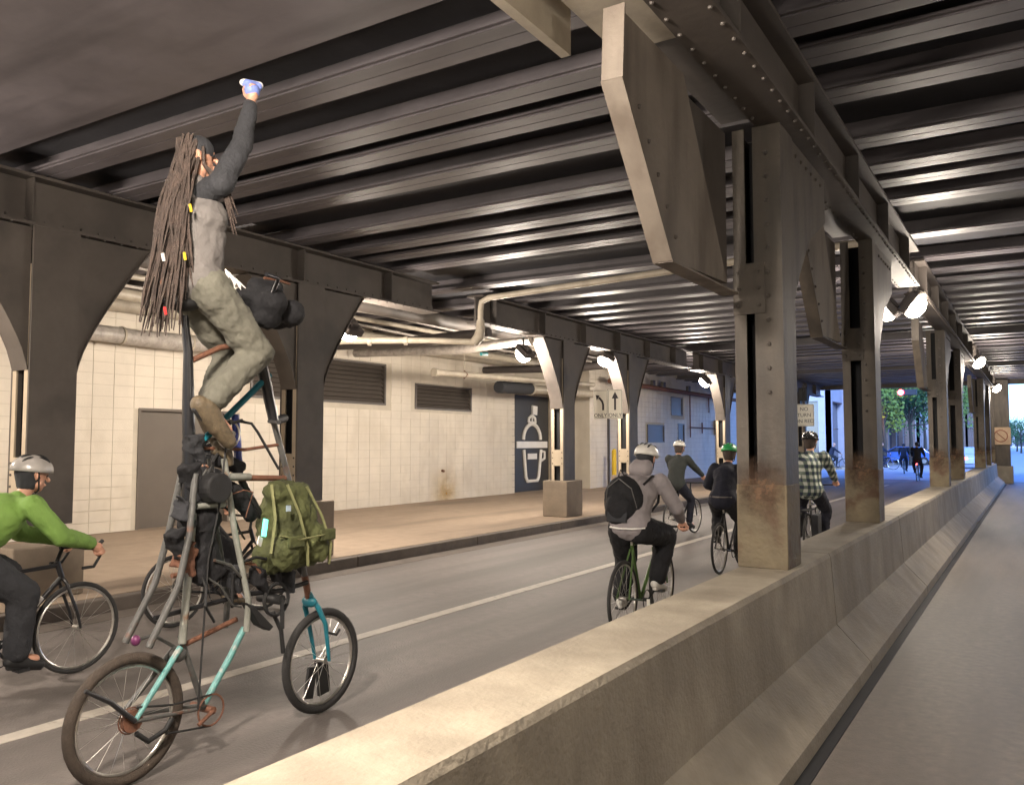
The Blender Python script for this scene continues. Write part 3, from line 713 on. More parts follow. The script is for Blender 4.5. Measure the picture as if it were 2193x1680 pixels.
def cyclist(label,bk,out,lean=38,s=1.0,hands=(.27,.85,1.0),twist=0,headtilt=0,vox=.012,disp=.02,detail=True,hip=(.20,.99),look=(0,1,-.15),rider_cat='person',splay=.02):
    X0,Y0,Z0=bk.location; rz=bk.rotation_euler.z
    Rm=Matrix.Rotation(rz,3,'Z'); T=lambda p:Rm@V(p)+V((X0,Y0,Z0))
    pel=V((0,hip[0],hip[1])); L=R(lean)
    nk=pel+V((0,math.sin(L)*.52*s,math.cos(L)*.52*s)); ch=pel+(nk-pel)*.66
    bb=V((0,.43,.27)); cr=V(list(bk['crank_phase']))
    hd=nk+V((headtilt,.05+.05*math.sin(L),.155*s))
    J=dict(s=s,pelvis=T(pel),chest=T(ch),neck=T(nk),head=T(hd),look=Rm@V(look),side=Rm@V((1,0,0)))
    for k,sx,sg in(('R',1,1),('L',-1,-1)):
        sh=nk+V((.185*s*sx,-.01,-.045)); ha=V((hands[0]*sx,hands[1],hands[2]+.03)); 
        wr=ha+(sh-ha).normalized()*.075
        el,w2=ik(sh,wr,.29*s,.27*s,(sx*.7,-.2,-.8))
        ha2=w2+(w2-el).normalized()*.06
        hp=pel+V((.09*s*sx,.02,-.04)); an=bb+V((.12*sx,-.03,.085))+cr*sg
        kn,a2=ik(hp,an,.44*s,.44*s,(sx*.25,1,.3))
        J['sh'+k]=T(sh);J['el'+k]=T(el);J['wr'+k]=T(w2);J['ha'+k]=T(w2+(ha-w2).normalized()*.07);J['hp'+k]=T(hp);J['kn'+k]=T(kn);J['an'+k]=T(a2);J['to'+k]=T(a2+V((.02*sx,.16,-.035)))
        J['thumb'+k]=Rm@V((-sx,0,0))
    r,P=person(label,J,out,vox,disp,detail=detail,cat=rider_cat)
    return r,J,P,T
# --- green jacket cyclist on the left
b1=bicycle('black drop-bar bicycle at the left edge under the lime-jacket rider',(-6.27,2.72,0),M['blackframe'],bar='drop')
p,J,P,T=cyclist('cyclist in lime green fleece and grey helmet leaning over drop bars at the left edge',b1,dict(top=M['green'],trousers=M['charcoal'],helmet=M['helmet_g'],hair=M['charcoal'],shoe=M['black'],jr=.055,tr=.045,topname='jacket'),lean=50,hands=(.22,1.05,.93),s=1.03,look=(.1,1,-.12),hip=(.16,1.0))
lt=MB().box((0,0,0),(.05,.03,.09)).build('front_light',M['reflect'],parent=b1); lt.location=(.12,.50,.50)
bt=MB().tube([(0,.60,.46),(0,.74,.62)],.036,10).build('water_bottle',M['white'],parent=b1,smooth=True)
# --- rider partly hidden behind the tall bike
b2=bicycle('black bicycle seen through the frame of the tall bike',(-7.01,5.15,0),M['blackframe'],bar='flat',head=R(-3))
cyclist('person in black clothes riding behind the tall bike, mostly hidden by it',b2,dict(top=M['charcoal'],trousers=M['blackcloth'],shoe=M['boot'],hair=M['charcoal'],jr=.04,tr=.04,helmet=M['helmet_k']),lean=12,hands=(.27,.80,1.0),s=.96,vox=.015)
# --- hooded cyclist with backpack
b3=bicycle('green bicycle under the rider with black backpack',(-3.21,7.05,0),M['greenframe'],bar='flat',head=R(2),bh=.92,crk=(0,.15,.07))
p,J,P,T=cyclist('cyclist in mauve-grey hoodie and white helmet with round black backpack',b3,dict(top=M['lav'],trousers=M['blackcloth'],helmet=M['helmet_w'],shoe=M['helmet_w'],sole=M['white'],jr=.05,tr=.045,hair=M['charcoal']),lean=34,hands=(.29,.86,.92),look=(.15,1,-.2),s=1.02,headtilt=.02)
hb=blob('hood',[(T((-.05,.47,1.50)),.075,T((.05,.47,1.50)),.075),(T((-.04,.50,1.53)),.070,T((.04,.50,1.53)),.070)],M['lav'],.012,3,.01); hb.parent=p
mc=bpy.data.meshes
bpk=blob('backpack',[('e',T((-.07,.20,1.20)),(.20,.13,.25)),('e',T((-.07,.13,1.13)),(.16,.12,.17))],M['blackcloth'],.012,3,.02)
tag(bpk,'round black backpack on the back of the mauve-hoodie cyclist','backpack')
MB().box(T((-.07,.045,1.10)),(.20,.02,.16),(R(-12),0,0)).build('front_pocket',M['charcoal'],parent=bpk,bevel=.008)
MB().tube([T((-.22,.13,1.15)),T((-.19,.10,1.33)),T((-.07,.09,1.42)),T((.05,.10,1.33)),T((.09,.13,1.15))],.005,5).build('zip',M['frame_grey'],parent=bpk)
MB().tube([T((-.10,.16,1.44)),T((-.07,.13,1.50)),T((-.04,.16,1.44))],.007,6).build('grab_loop',M['charcoal'],parent=bpk)
for sx in(-1,1):
    s_=MB().tube([T((sx*.1,.28,1.36)),T((sx*.14,.42,1.44)),T((sx*.15,.56,1.36)),T((sx*.16,.50,1.18)),T((sx*.12,.28,1.05))],.016,6,flat=.5).build('strap',M['black'],parent=bpk,smooth=True)
s_=MB().tube([T((-.16,.10,.97)),T((-.05,.04,.965)),T((.08,.05,.965)),T((.17,.12,.975))],.016,8,flat=.6).build('shirt_hem',M['white'],parent=p,smooth=True)
rf=MB().box((.09,.40,.20),(.03,.012,.16),(0,0,R(20))).build('reflector',M['reflect'],parent=b3)
# --- dark jacket cyclist beyond
b4=bicycle('bicycle of the dark-jacketed rider near the kerb ahead',(-5.75,14.8,0),M['blackframe'],head=R(-4))
p,J,P,T=cyclist('cyclist in dark green-grey jacket and pale helmet right of the lane sign',b4,dict(top=M['darkgreycloth'],trousers=M['navy'],helmet=M['helmet_w'],jr=.04,hair=M['hair']),lean=14,hands=(.30,.86,1.05),vox=.018,detail=False,s=1.0)
# --- green helmet cyclist behind the column
b5=bicycle('bicycle half hidden by the nearest median column',(-3.62,11.05,0),M['blackframe'],head=R(1))
p,J,P,T=cyclist('cyclist in navy clothes and green helmet half hidden by the nearest median column',b5,dict(top=M['navy'],trousers=M['blackcloth'],helmet=M['helmet_gr'],jr=.05,tr=.03,hair=M['hair']),lean=30,hands=(.28,.85,1.0),vox=.018,detail=False,s=1.0)
MB().tube([T((-.15,.10,1.02)),T((0,.03,1.02)),T((.15,.10,1.02))],.012,6).build('belt',M['grey_cloth'],parent=p)
# --- plaid shirt cyclist
pm=bpy.data.materials.new('plaid_flannel'); pm.use_nodes=True
n_=pm.node_tree.nodes; l_=pm.node_tree.links; bs=n_['Principled BSDF']; bs.inputs['Roughness'].default_value=.85
tc=n_.new('ShaderNodeTexCoord'); sp=n_.new('ShaderNodeSeparateXYZ'); l_.new(tc.outputs['Object'],sp.inputs[0])
def band(o):
    a=n_.new('ShaderNodeMath'); a.operation='MULTIPLY'; a.inputs[1].default_value=2*math.pi/.105; l_.new(o,a.inputs[0])
    b=n_.new('ShaderNodeMath'); b.operation='SINE'; l_.new(a.outputs[0],b.inputs[0])
    c=n_.new('ShaderNodeMath'); c.operation='MULTIPLY_ADD'; c.inputs[1].default_value=1.5; c.inputs[2].default_value=.5; c.use_clamp=True; l_.new(b.outputs[0],c.inputs[0]); return c
ad=n_.new('ShaderNodeMath'); ad.operation='ADD'; l_.new(sp.outputs['X'],ad.inputs[0]); l_.new(sp.outputs['Y'],ad.inputs[1])
v1=band(ad.outputs[0]); v2=band(sp.outputs['Z'])
sm=n_.new('ShaderNodeMath'); sm.operation='ADD'; l_.new(v1.outputs[0],sm.inputs[0]); l_.new(v2.outputs[0],sm.inputs[1])
hf=n_.new('ShaderNodeMath'); hf.operation='MULTIPLY'; hf.inputs[1].default_value=.5; l_.new(sm.outputs[0],hf.inputs[0])
cr=n_.new('ShaderNodeValToRGB'); cr.color_ramp.interpolation='EASE'
cr.color_ramp.elements[0].color=(.40,.42,.38,1); cr.color_ramp.elements[1].color=(.015,.025,.05,1)
e=cr.color_ramp.elements.new(.5); e.color=(.10,.13,.11,1)
l_.new(hf.outputs[0],cr.inputs[0]); l_.new(cr.outputs[0],bs.inputs['Base Color'])
M['plaid']=pm
b6=bicycle('silver and black bicycle with rear rack under the plaid-shirt rider',(-2.95,13.2,0.0),M['frame_grey'],head=R(2),rack=True,bh=1.08)
p,J,P,T=cyclist('cyclist in black and white plaid shirt and black helmet between the first two median columns',b6,dict(top=M['plaid'],trousers=M['navy'],helmet=M['helmet_k'],hair=M['hair'],jr=.05,tr=.02,topname='shirt'),lean=10,hands=(.29,.83,1.10),vox=.015,disp=.03,s=1.10,hip=(.20,1.03),look=(.25,1,-.1))
for sx in(-1,1): MB().box((.13*sx,-.02,.50),(.10,.30,.36)).build('pannier',M['charcoal'],parent=b6,bevel=.02)
# --- far riders out in the open street
b7=bicycle('bicycle with red tail light far ahead in the open street',(-4.6,42.4,0),M['blackframe'],head=0)
MB().box((0,-.02,.78),(.05,.03,.05)).build('tail_light',M['tail'],parent=b7)
cyclist('distant cyclist in dark coat riding out into the daylight with a red tail light',b7,dict(top=M['blackcloth'],trousers=M['blackcloth'],jr=.06,hair=M['charcoal']),lean=6,hands=(.28,.83,1.05),vox=.035,detail=False,s=1.04)
b8=bicycle('bicycle of the smaller distant rider',(-6.3,52,0),M['blackframe'],head=R(5))
cyclist('smaller distant cyclist in navy left of the red tail light rider',b8,dict(top=M['navy'],trousers=M['navy'],jr=.04,hair=M['charcoal']),lean=20,vox=.035,detail=False)
b9=bicycle('blue share bicycle seen side-on at the far crossing, left of the small distant riders',(-8.9,60,0),M['bluepaint'],head=R(-100),fender=True,wr=.40)
cyclist('distant person in dark blue on the blue share bicycle at the crossing',b9,dict(top=M['navy'],trousers=M['navy'],jr=.04),lean=12,vox=.04,detail=False)
b10=bicycle('white-wheeled bicycle crossing far beyond the plaid-shirt rider',(-11.6,58,0),M['blackframe'],head=R(-75),wr=.36)
cyclist('distant dark-clothed cyclist crossing beyond the plaid-shirt rider',b10,dict(top=M['navy'],trousers=M['blackcloth'],jr=.04),lean=18,vox=.04,detail=False)

# --- tall bike
XT=-4.0
tb=thing('tall_bike','very tall welded two-storey bicycle with teal fork and rusty rear wheel','tall bike',(XT,3.3,0))
def tp(x,y,z): return V((x,y-3.3,z))     # local to the root
w1=wheel(tb,(0,2.67-3.3,.335),.335,M['tyre_dirty'],M['alu'],tr=.030)
w2=wheel(tb,(0,4.06-3.3,.335),.335,M['tyre'],M['alu'],tr=.026)
def part(name,pts,r,m,n=8): return MB().tube([tp(*p) for p in pts],r,n).build(name,m,parent=tb,smooth=True)
rh=(0,2.67,.335)
part('fork',[(0,3.93,.80),(.055,3.97,.69),(.06,4.03,.58),(.058,4.07,.335)],[.016,.018,.015,.011],M['teal'])
part('fork',[(0,3.93,.80),(-.055,3.96,.69),(-.06,4.0,.58),(-.058,4.06,.335)],[.016,.018,.015,.011],M['teal'])
MB().sph(tp(0,3.945,.73),.042,12,8,(1.5,.8,.9)).build('fork_crown',M['teal'],parent=tb,smooth=True)
part('brake_arm',[(.07,4.05,.52),(.09,4.10,.50),(.09,4.13,.53)],.009,M['black'])
part('head_tube',[(0,3.94,.74),(0,3.90,.90)],.022,M['rustbrown'])
part('steering_post',[(0,3.90,.90),(0,3.86,1.05),(0,3.75,1.52),(0,3.62,1.88)],.019,M['frame_grey'])
part('steering_post',[(0,3.62,1.88),(0,3.55,2.12),(0,3.46,2.40),(0,3.44,2.46)],[.030,.036,.034,.028],M['blackframe'])
part('frame_tube',[(0.0,3.14,.28),(0,3.32,.51),(0,3.42,.66)],.019,M['aqua'])
part('frame_tube',[(0,3.14,.28),(0,3.03,.57),(0,2.98,.70)],.017,M['frame_grey'])
part('frame_tube',[(0,2.99,.64),(0,3.36,.72)],.016,M['rustbrown'])
for sx in(-1,1):
    part('chain_stay',[(.035*sx,3.13,.28),(.065*sx,2.67,.335)],.011,M['frame_grey'])
    part('seat_stay',[(.02*sx,2.97,.64),(.065*sx,2.68,.34)],[.018,.014],M['aqua'] if sx>0 else M['frame_grey'])
part('mudguard_stay',[(.09,2.39,.56),(.08,2.53,.47),(.075,2.67,.34)],[.010,.014,.014],M['blackframe'])
MB().sph(tp(0,2.97,.60),.042,10,8,(.8,1.3,1)).build('gusset',M['frame_grey'],parent=tb,smooth=True)
c=MB(); bb_=tp(0,3.14,.27)
c.tube([bb_-V((.09,0,0)),bb_+V((.09,0,0))],.022,8); c.tube([bb_+V((.07,.085*math.cos(k*.3927),.085*math.sin(k*.3927))) for k in range(16)],.006,5,closed=True)
c.tube([bb_+V((.09,0,0)),bb_+V((.095,-.10,-.05))],.011,6); c.build('lower_crank',M['rustbrown'],parent=tb,smooth=True)
c=MB(); hh=tp(0,2.67,.335)
for k,(rr,xx) in enumerate(((.065,.035),(.055,.042),(.045,.049),(.036,.056))): c.tube([hh+V((xx,rr*math.cos(a*.3927),rr*math.sin(a*.3927))) for a in range(16)],.004,5,closed=True)
c.tube([hh+V((.03,0,0)),hh+V((.062,0,0))],.055,14); c.build('cassette',M['rustbrown'],parent=tb,smooth=True)
part('derailleur',[(.06,2.69,.27),(.06,2.76,.21),(.06,2.86,.24),(.06,2.90,.29)],.014,M['black'])
part('chain',[(.06,2.69,.40),(.062,2.9,.36),(.07,3.14,.355)],.006,M['black'],5)
part('chain',[(.06,2.86,.22),(.062,3.0,.20),(.07,3.14,.185)],.006,M['black'],5)
# A-frame
for sx in(-1,1):
    part('frame_tube',[(.10*sx,2.72,.70),(.10*sx,2.89,.99),(.09*sx,2.96,1.26),(.06*sx,3.01,1.58)],.019,M['frame_grey'])
    part('frame_tube',[(.09*sx,3.36,.66),(.09*sx,3.37,.84),(.08*sx,3.27,1.24),(.06*sx,3.20,1.66)],.018,M['frame_pale'] if sx>0 else M['frame_grey'])
part('frame_tube',[(.02,2.98,.66),(.03,3.0,1.0),(.02,3.03,1.36)],.022,M['frame_pale'])
part('seat_tube',[(0,3.01,1.3),(0,3.015,1.6),(0,3.0,1.95),(0,2.99,2.25),(0,2.96,2.46)],[.030,.036,.034,.026,.020],M['blackframe'])
part('cross_bar',[(.06,3.02,1.40),(.06,3.21,1.40)],.017,M['frame_pale'])
part('cross_bar',[(.03,3.21,1.55),(.02,3.70,1.53)],.018,M['rustbrown'])
part('cross_bar',[(.05,3.22,1.555),(.045,3.40,1.55)],.022,M['frame_pale'])
part('cross_bar',[(0,2.92,1.03),(0,3.30,1.02)],.014,M['rustbrown'])
part('cross_bar',[(0,2.82,.82),(0,3.36,.85)],.014,M['blackframe'])
part('frame_tube',[(-.02,3.34,1.92),(-.02,3.36,1.75),(-.02,3.38,1.54)],.024,M['bluepaint'])
part('down_tube',[(0,3.58,2.17),(0,3.38,2.0),(0,3.05,1.72)],.020,M['teal'])
part('top_tube',[(0,3.46,2.36),(0,3.2,2.30),(0,2.99,2.20)],.017,M['rustbrown'])
part('footrest_bar',[(.22,3.46,1.87),(-.05,3.63,1.885)],.013,M['black'])
part('footrest_bar',[(0,3.62,1.885),(-.10,3.80,1.91)],.028,M['black'])
part('brace_rod',[(0,3.10,1.72),(0,3.40,1.71),(0,3.67,1.74)],.010,M['rustbrown'])
part('down_tube',[(-.02,3.38,1.55),(-.02,3.62,1.2),(-.02,3.90,.92)],.022,M['blackframe'])
part('cargo_rail',[(.02,3.42,.86),(.02,3.68,.84),(.02,3.90,.86)],.016,M['blackframe'])
c=MB(); b_=tp(0.0,3.62,.80)
c.tube([b_+V((.05,.095*math.cos(k*.3927),.095*math.sin(k*.3927))) for k in range(16)],.012,6,closed=True); c.tube([b_-V((.1,0,0)),b_+V((.1,0,0))],.03,10)
c.tube([b_+V((.1,0,0)),b_+V((.105,.0,-.17))],.013,6); c.build('middle_crank',M['black'],parent=tb,smooth=True)
MB().prism([(3.34-3.3,.83),(3.40-3.3,.80),(3.55-3.3,.655),(3.52-3.3,.635),(3.44-3.3,.68)],.05,.11,'x').build('pedal_plate',M['black'],parent=tb,bevel=.006)
part('kickstand',[(.02,3.62,.72),(.03,3.68,.60),(.03,3.70,.46)],.014,M['black'])
MB().sph(tp(.02,2.70,.73),.026,10,8,(1,1,1.1)).build('tail_light',mat('purple_lens',(.10,.02,.07),.3,bump=0),parent=tb,smooth=True)
part('tail_light_arm',[(.02,2.71,.73),(.02,2.80,.74),(.02,2.92,.66)],.010,M['frame_grey'])
MB().sph(tp(0,2.93,2.52),.10,14,8,(.85,1.25,.38)).build('seat',M['black'],parent=tb,smooth=True)
part('seat_back',[(0,2.86,2.50),(0,2.82,2.62),(0,2.84,2.70)],.018,M['rustbrown'])
h=MB()
for sx in(-1,1): h.tube([tp(0,3.44,2.46),tp(.12*sx,3.47,2.62),tp(.24*sx,3.42,2.72),tp(.27*sx,3.30,2.72)],.013,8)
h.build('handlebar',M['blackframe'],parent=tb,smooth=True)
c=MB(); c.tube([tp(-.11,3.22,1.80),tp(.11,3.22,1.80)],.02,8); c.tube([tp(.07,3.22+.08*math.cos(k*.3927),1.80+.08*math.sin(k*.3927)) for k in range(16)],.006,5,closed=True)
c.tube([tp(.10,3.22,1.80),tp(.11,3.12,1.77)],.011,6); c.tube([tp(-.10,3.22,1.80),tp(-.11,3.33,1.80)],.011,6); c.build('upper_crank',M['alu'],parent=tb,smooth=True)
part('chain',[(.07,3.22,1.88),(.08,3.16,1.4),(.07,3.10,1.1),(.075,3.05,.30)],.006,M['black'],5)
MB().box(tp(-.06,4.13,.21),(.02,.10,.24),(R(8),0,0)).box(tp(-.06,4.02,.19),(.02,.07,.20),(R(-10),0,0)).build('spoke_card',M['black'],parent=tb)
# cargo on the tall bike
random.seed(11)
for k in range(16):   # brake and gear cables looping between the frames
    a=V((random.uniform(.02,.10),random.uniform(-.35,.10),random.uniform(1.0,1.9))); b=a+V((random.uniform(-.05,.05),random.uniform(-.05,.30),random.uniform(-.3,.3)))
    mid=(a+b)/2+V((.04,random.uniform(-.08,.08),random.uniform(-.08,.08)))
    MB().tube([a,a*.5+mid*.5+V((0,.02,.02)),mid,mid*.5+b*.5,b],random.choice([.004,.006,.009]),5).build('cable',random.choice([M['black'],M['black'],M['rustbrown'],M['frame_grey']]),parent=tb,smooth=True)
for (y_,z_,m_) in((3.0,1.58,'blackcloth'),(2.96,1.38,'charcoal'),(2.92,1.22,'blackcloth'),(2.98,1.12,'rustbrown'),(3.02,1.74,'charcoal'),(3.22,1.72,'boot'),(3.30,.98,'charcoal'),(3.6,1.0,'blackcloth'),(3.72,.92,'charcoal'),(3.50,.95,'blackcloth')):
    lx=blob('lashing',[('b',(.02,y_-3.3,z_),(.10,random.uniform(.05,.10),random.uniform(.06,.13)),(random.uniform(-.6,.6),.2,.3)),('b',(.04,y_-3.28,z_-.06),(.07,.05,.09),(random.uniform(-.8,.8),0,.3)),('b',(.05,y_-3.31,z_+.05),(.05,.12,.02),(random.uniform(-.8,.8),0,0))],M[m_],.010,1,.03,tb)
pk=blob('army_backpack',[('e',(XT+.02,3.73,1.24),(.17,.21,.27)),(V((XT+.02,3.60,1.06)),.12,V((XT+.02,3.88,1.08)),.12),(V((XT+.06,3.60,1.44)),.09,V((XT+.06,3.78,1.42)),.09),('e',(XT+.15,3.60,1.10),(.09,.11,.13)),('e',(XT+.14,3.86,1.12),(.09,.11,.13))],M['canvas'],.010,2,.05)
tag(pk,'stuffed olive army backpack slung on the front of the tall bike','backpack')
for pts in([(.17,3.58,1.50),(.215,3.64,1.32),(.225,3.70,1.12),(.20,3.73,1.0)],[(.17,3.74,1.48),(.20,3.84,1.30),(.225,3.90,1.12),(.18,3.93,.99)],[(.10,3.52,1.50),(.16,3.50,1.3),(.16,3.47,1.1)],[(.20,3.50,1.20),(.24,3.62,1.17),(.24,3.80,1.18),(.2,3.95,1.2)]):
    MB().tube([(XT+a,b,c_) for a,b,c_ in pts],.013,6,flat=.5).build('strap',M['canvas_strap'],parent=pk,smooth=True)
for (b,c_) in((3.60,1.10),(3.86,1.12)):
    MB().box((XT+.235,b,c_+.06),(.02,.13,.07)).build('pocket_flap',M['canvas'],parent=pk,bevel=.008)
MB().box((XT+.205,3.56,1.36),(.01,.03,.035)).build('badge',mat('pale_badge',(.4,.5,.6),.4,bump=0),parent=pk)
hbg=blob('handlebar_bag',[(V((XT-.10,3.44,2.60)),.10,V((XT+.10,3.50,2.60)),.10),(V((XT-.06,3.68,2.56)),.09,V((XT+.08,3.68,2.56)),.09),(V((XT,3.46,2.70)),.06,V((XT,3.62,2.72)),.05),('e',(XT+.05,3.50,2.52),(.10,.10,.08))],M['blackcloth'],.012,3,.04)
tag(hbg,'lumpy black bag bundled on the high handlebars of the tall bike','bag')
MB().tube([(XT+.14,3.40,2.73),(XT+.14,3.50,2.735),(XT+.12,3.62,2.73)],.008,6).build('bag_cord',M['rustbrown'],parent=hbg)
spk=MB().tube([(XT+.05,3.11,1.50),(XT+.15,3.11,1.50)],.085,20).build('speaker',M['black'],bevel=.01); tag(spk,'round black speaker strapped inside the tall bike frame','speaker')
spk2=blob('pannier_box',[(V((XT-.02,3.09,1.34)),.075,V((XT,3.19,1.02)),.075),(V((XT-.02,3.17,1.34)),.075,V((XT,3.10,1.02)),.07),(V((XT,3.22,1.66)),.05,V((XT,3.36,1.60)),.05),(V((XT,3.32,1.47)),.06,V((XT,3.46,1.32)),.05)],M['blackcloth'],.012,2,.05); tag(spk2,'dark bundle strapped in the middle of the tall bike frame','bag')
ph=MB().box((XT+.20,3.385,1.26),(.012,.045,.10),(R(-14),0,R(20))).build('phone',M['mint'],bevel=.004); tag(ph,'small phone with mint green screen hanging beside the army backpack','phone')
cd=MB().box((XT+.20,3.35,1.185),(.008,.045,.05),(R(-25),0,R(20))).build('card',M['white']); tag(cd,'small white card tag hanging below the mint phone','tag')
# rider of the tall bike
J=dict(s=.98,pelvis=(XT,3.03,2.66),chest=(XT,3.05,3.02),neck=(XT+.0,3.01,3.22),head=(XT-.02,3.04,3.37),look=(.45,.9,.18),side=(1,0,0),
 shR=(XT+.17,3.05,3.20),elR=(XT+.16,3.20,3.47),wrR=(XT+.14,3.27,3.73),haR=(XT+.14,3.285,3.80),thumbR=(-1,.2,0),hmR='up',
 shL=(XT-.18,3.04,3.18),elL=(XT-.24,3.18,2.98),wrL=(XT-.24,3.33,2.80),haL=(XT-.24,3.38,2.76),
 hpR=(XT+.09,3.05,2.62),knR=(XT+.14,3.36,2.28),anR=(XT+.12,3.03,1.95),toR=(XT+.14,3.19,1.79),soledirR=(0,-.6,-.75),
 hpL=(XT-.09,3.05,2.62),knL=(XT-.13,3.38,2.30),anL=(XT-.12,3.22,1.94),toL=(XT-.12,3.33,1.78),soledirL=(0,-.45,-.9))
tr,P=person('person with long dreadlocks standing on the tall bike, one fist raised towards the ceiling',J,dict(top=M['grey_cloth'],sleeves=M['charcoal'],trousers=M['olive'],shoe=M['boot'],sole=M['black'],jr=.034,tr=.032,shoes=1.3),vox=.010,disp=.028)
for k,(a,kn) in {'R':(J['anR'],J['knR']),'L':(J['anL'],J['knL'])}.items():
    a,kn=V(a),V(kn); m_=blob('trouser_cuff',[(a+(kn-a)*.14,.068,a+(kn-a)*.26,.078)],M['olive'],.01,2,.02,tr)
# dreadlocks
hr=MB(); random.seed(3)
for i in range(150):
    a=random.uniform(-1.5,1.5); st=V(P(.085*math.sin(a),-.075*math.cos(a)-.01+random.uniform(-.01,.02),random.uniform(-.02,.13)))
    ln=random.uniform(.55,1.05); yb=random.uniform(-.10,.07)+(-.06 if ln>.85 else .02); xb=random.uniform(-.12,.13)
    end=V((XT+xb,2.85+yb*.8+random.uniform(-.02,.06),3.37-ln)); mid=V((XT+xb*1.2+.02,2.80+random.uniform(-.03,.09),3.37-ln*.45))
    if end.y>2.93: end.y=2.93
    q=V((st.x+.01,st.y-.04,st.z-.12))
    pts=[]
    for j in range(9):
        t=j/8; p=st*(1-t)**3+q*3*t*(1-t)**2+mid*3*t*t*(1-t)+end*t**3
        p+=V((random.uniform(-.006,.006),random.uniform(-.008,.008),0)); pts.append(p)
    r0=random.uniform(.005,.010); hr.tube(pts,[r0*random.uniform(.85,1.15) for _ in range(8)]+[.003],5)
for i in range(4):  # front locks over the shoulder
    st=V(P(.09,.02,.05)); end=V((XT+.17+random.uniform(-.02,.03),3.13+random.uniform(-.03,.05),2.98+random.uniform(-.1,.08)))
    hr.tube([st,V(P(.12,.0,-.06)),(st+end)/2+V((.05,0,-.03)),end],[.010,.010,.009,.004],5)
hr.build('dreadlocks',M['hair'],parent=tr,smooth=True)
blob('cap',[(P(0,-.02,.05),.088,P(0,.015,.052),.084)],M['charcoal'],.01,2,.01,tr)
for (yy,zz,m_) in((2.83,2.75,'yellow'),(2.72,2.44,'red_bead'),(2.70,2.72,'white'),(2.86,3.02,'yellow')):
    if m_=='red_bead': M['red_bead']=mat('red_bead',(.5,.03,.03),.4,bump=0)
    MB().tube([(XT+.16,yy,zz+.02),(XT+.16,yy+.01,zz-.02)],.008,8).build('hair_bead',M[m_],parent=tr)
wp=blob('wrapped_object',[('e',(XT+.14,3.285,3.83),(.042,.05,.045)),(V((XT+.12,3.26,3.865)),.028,V((XT+.15,3.32,3.862)),.028)],M['bluetoy'],.006,2,.01)
tag(wp,'small blue and white wrapped thing held up in the raised fist','cloth')
blob('white_top',[(V((XT+.10,3.25,3.875)),.022,V((XT+.15,3.33,3.872)),.024)],M['white'],.006,2,.006,wp)
fl=MB(); random.seed(5)
for i in range(14):
    a=random.uniform(0,1); s0=V((XT+.15,3.11+.10*a,2.73-.06*a)); fl.tube([s0,s0+V((random.uniform(.0,.03),random.uniform(.0,.04),-random.uniform(.03,.07)))],[.006,.002],4)
fl.build('belt_tassel',M['white'],parent=tr)

# ------------------------------------------------------------------ signs, bollards, pipes
def text(body,size,loc,rot,m,parent,depth=.001,align='CENTER'):
    c=bpy.data.curves.new('lettering','FONT'); c.body=body; c.size=size; c.align_x=align; c.align_y='CENTER'; c.extrude=depth
    o=bpy.data.objects.new('lettering',c); COL.objects.link(o)
    dg=bpy.context.evaluated_depsgraph_get(); dg.update(); me=bpy.data.meshes.new_from_object(o.evaluated_get(dg))
    COL.objects.unlink(o); bpy.data.objects.remove(o)
    me.name='lettering'; me.materials.clear(); me.materials.append(m)
    o=bpy.data.objects.new('lettering',me); COL.objects.link(o); o.location=loc; o.rotation_euler=rot; o.parent=parent
    return o
def rounded(w,h,r,n=5):
    ps=[]
    for cx_,cy_,a0 in((w/2-r,h/2-r,0),(-w/2+r,h/2-r,90),(-w/2+r,-h/2+r,180),(w/2-r,-h/2+r,270)):
        for i in range(n+1): a=R(a0+90*i/n); ps.append((cx_+r*math.cos(a),cy_+r*math.sin(a)))
    return ps
sg=thing('lane_sign','white double lane sign with two arrows reading ONLY ONLY on a thin dark post','road sign',(-8.5,17.9,ZS))
MB().box((0,.03,1.43),(.05,.05,2.85)).build('post',M['post'],parent=sg)
for k,sx in enumerate((-.19,.19)):
    pl=MB().prism([(x+sx,z+2.51) for x,z in rounded(.372,.69,.03)],-.006,0.0,'y').build('sign_panel',M['signwhite'],parent=sg)
    bd=MB().tube([(x+sx,-.0065,z+2.51) for x,z in rounded(.340,.65,.025)],.0035,4,closed=True).build('border',M['signblack'],parent=pl)
    ar=MB()
    if k==1:
        ar.box((sx,-.009,2.52),(.05,.004,.30)); ar.prism([(sx-.085,2.64),(sx+.085,2.64),(sx,2.80)],-.0112,-.0072,'y')
    else:
        ar.tube([(sx+.07,-.009,2.37),(sx+.07,-.009,2.50),(sx+.045,-.009,2.58),(sx-.01,-.009,2.645),(sx-.04,-.009,2.67)],.026,6,flat=.15)
        ar.prism([(sx-.125,2.74),(sx-.095,2.61),(sx-.02,2.715)],-.0112,-.0072,'y')
    ar.build('arrow',M['signblack'],parent=pl)
    t_=text('ONLY',.125,(sx,-.0085,2.245),(R(90),0,0),M['signblack'],pl)
nt_=thing('no_turn_sign','white NO TURN ON RED sign below a dark signal head near the bridge exit','road sign',(-8.10,36,ZS))
MB().box((0,.05,2.0),(.09,.09,4.0)).build('post',M['post'],parent=nt_)
pl=MB().prism([(x,z+2.75) for x,z in rounded(.80,.92,.05)],-.012,-.002,'y').build('sign_panel',M['signwhite'],parent=nt_)
MB().tube([(x,-.013,z+2.75) for x,z in rounded(.75,.87,.04)],.006,4,closed=True).build('border',M['signblack'],parent=pl)
for i,w_ in enumerate(('NO','TURN','ON RED')): text(w_,.21,(0,-.0145,3.0-.25*i),(R(90),0,0),M['signblack'],pl)
sh_=MB().box((-.02,.0,3.62),(.34,.25,.55)).build('signal_head',M['black'],parent=nt_,bevel=.03)
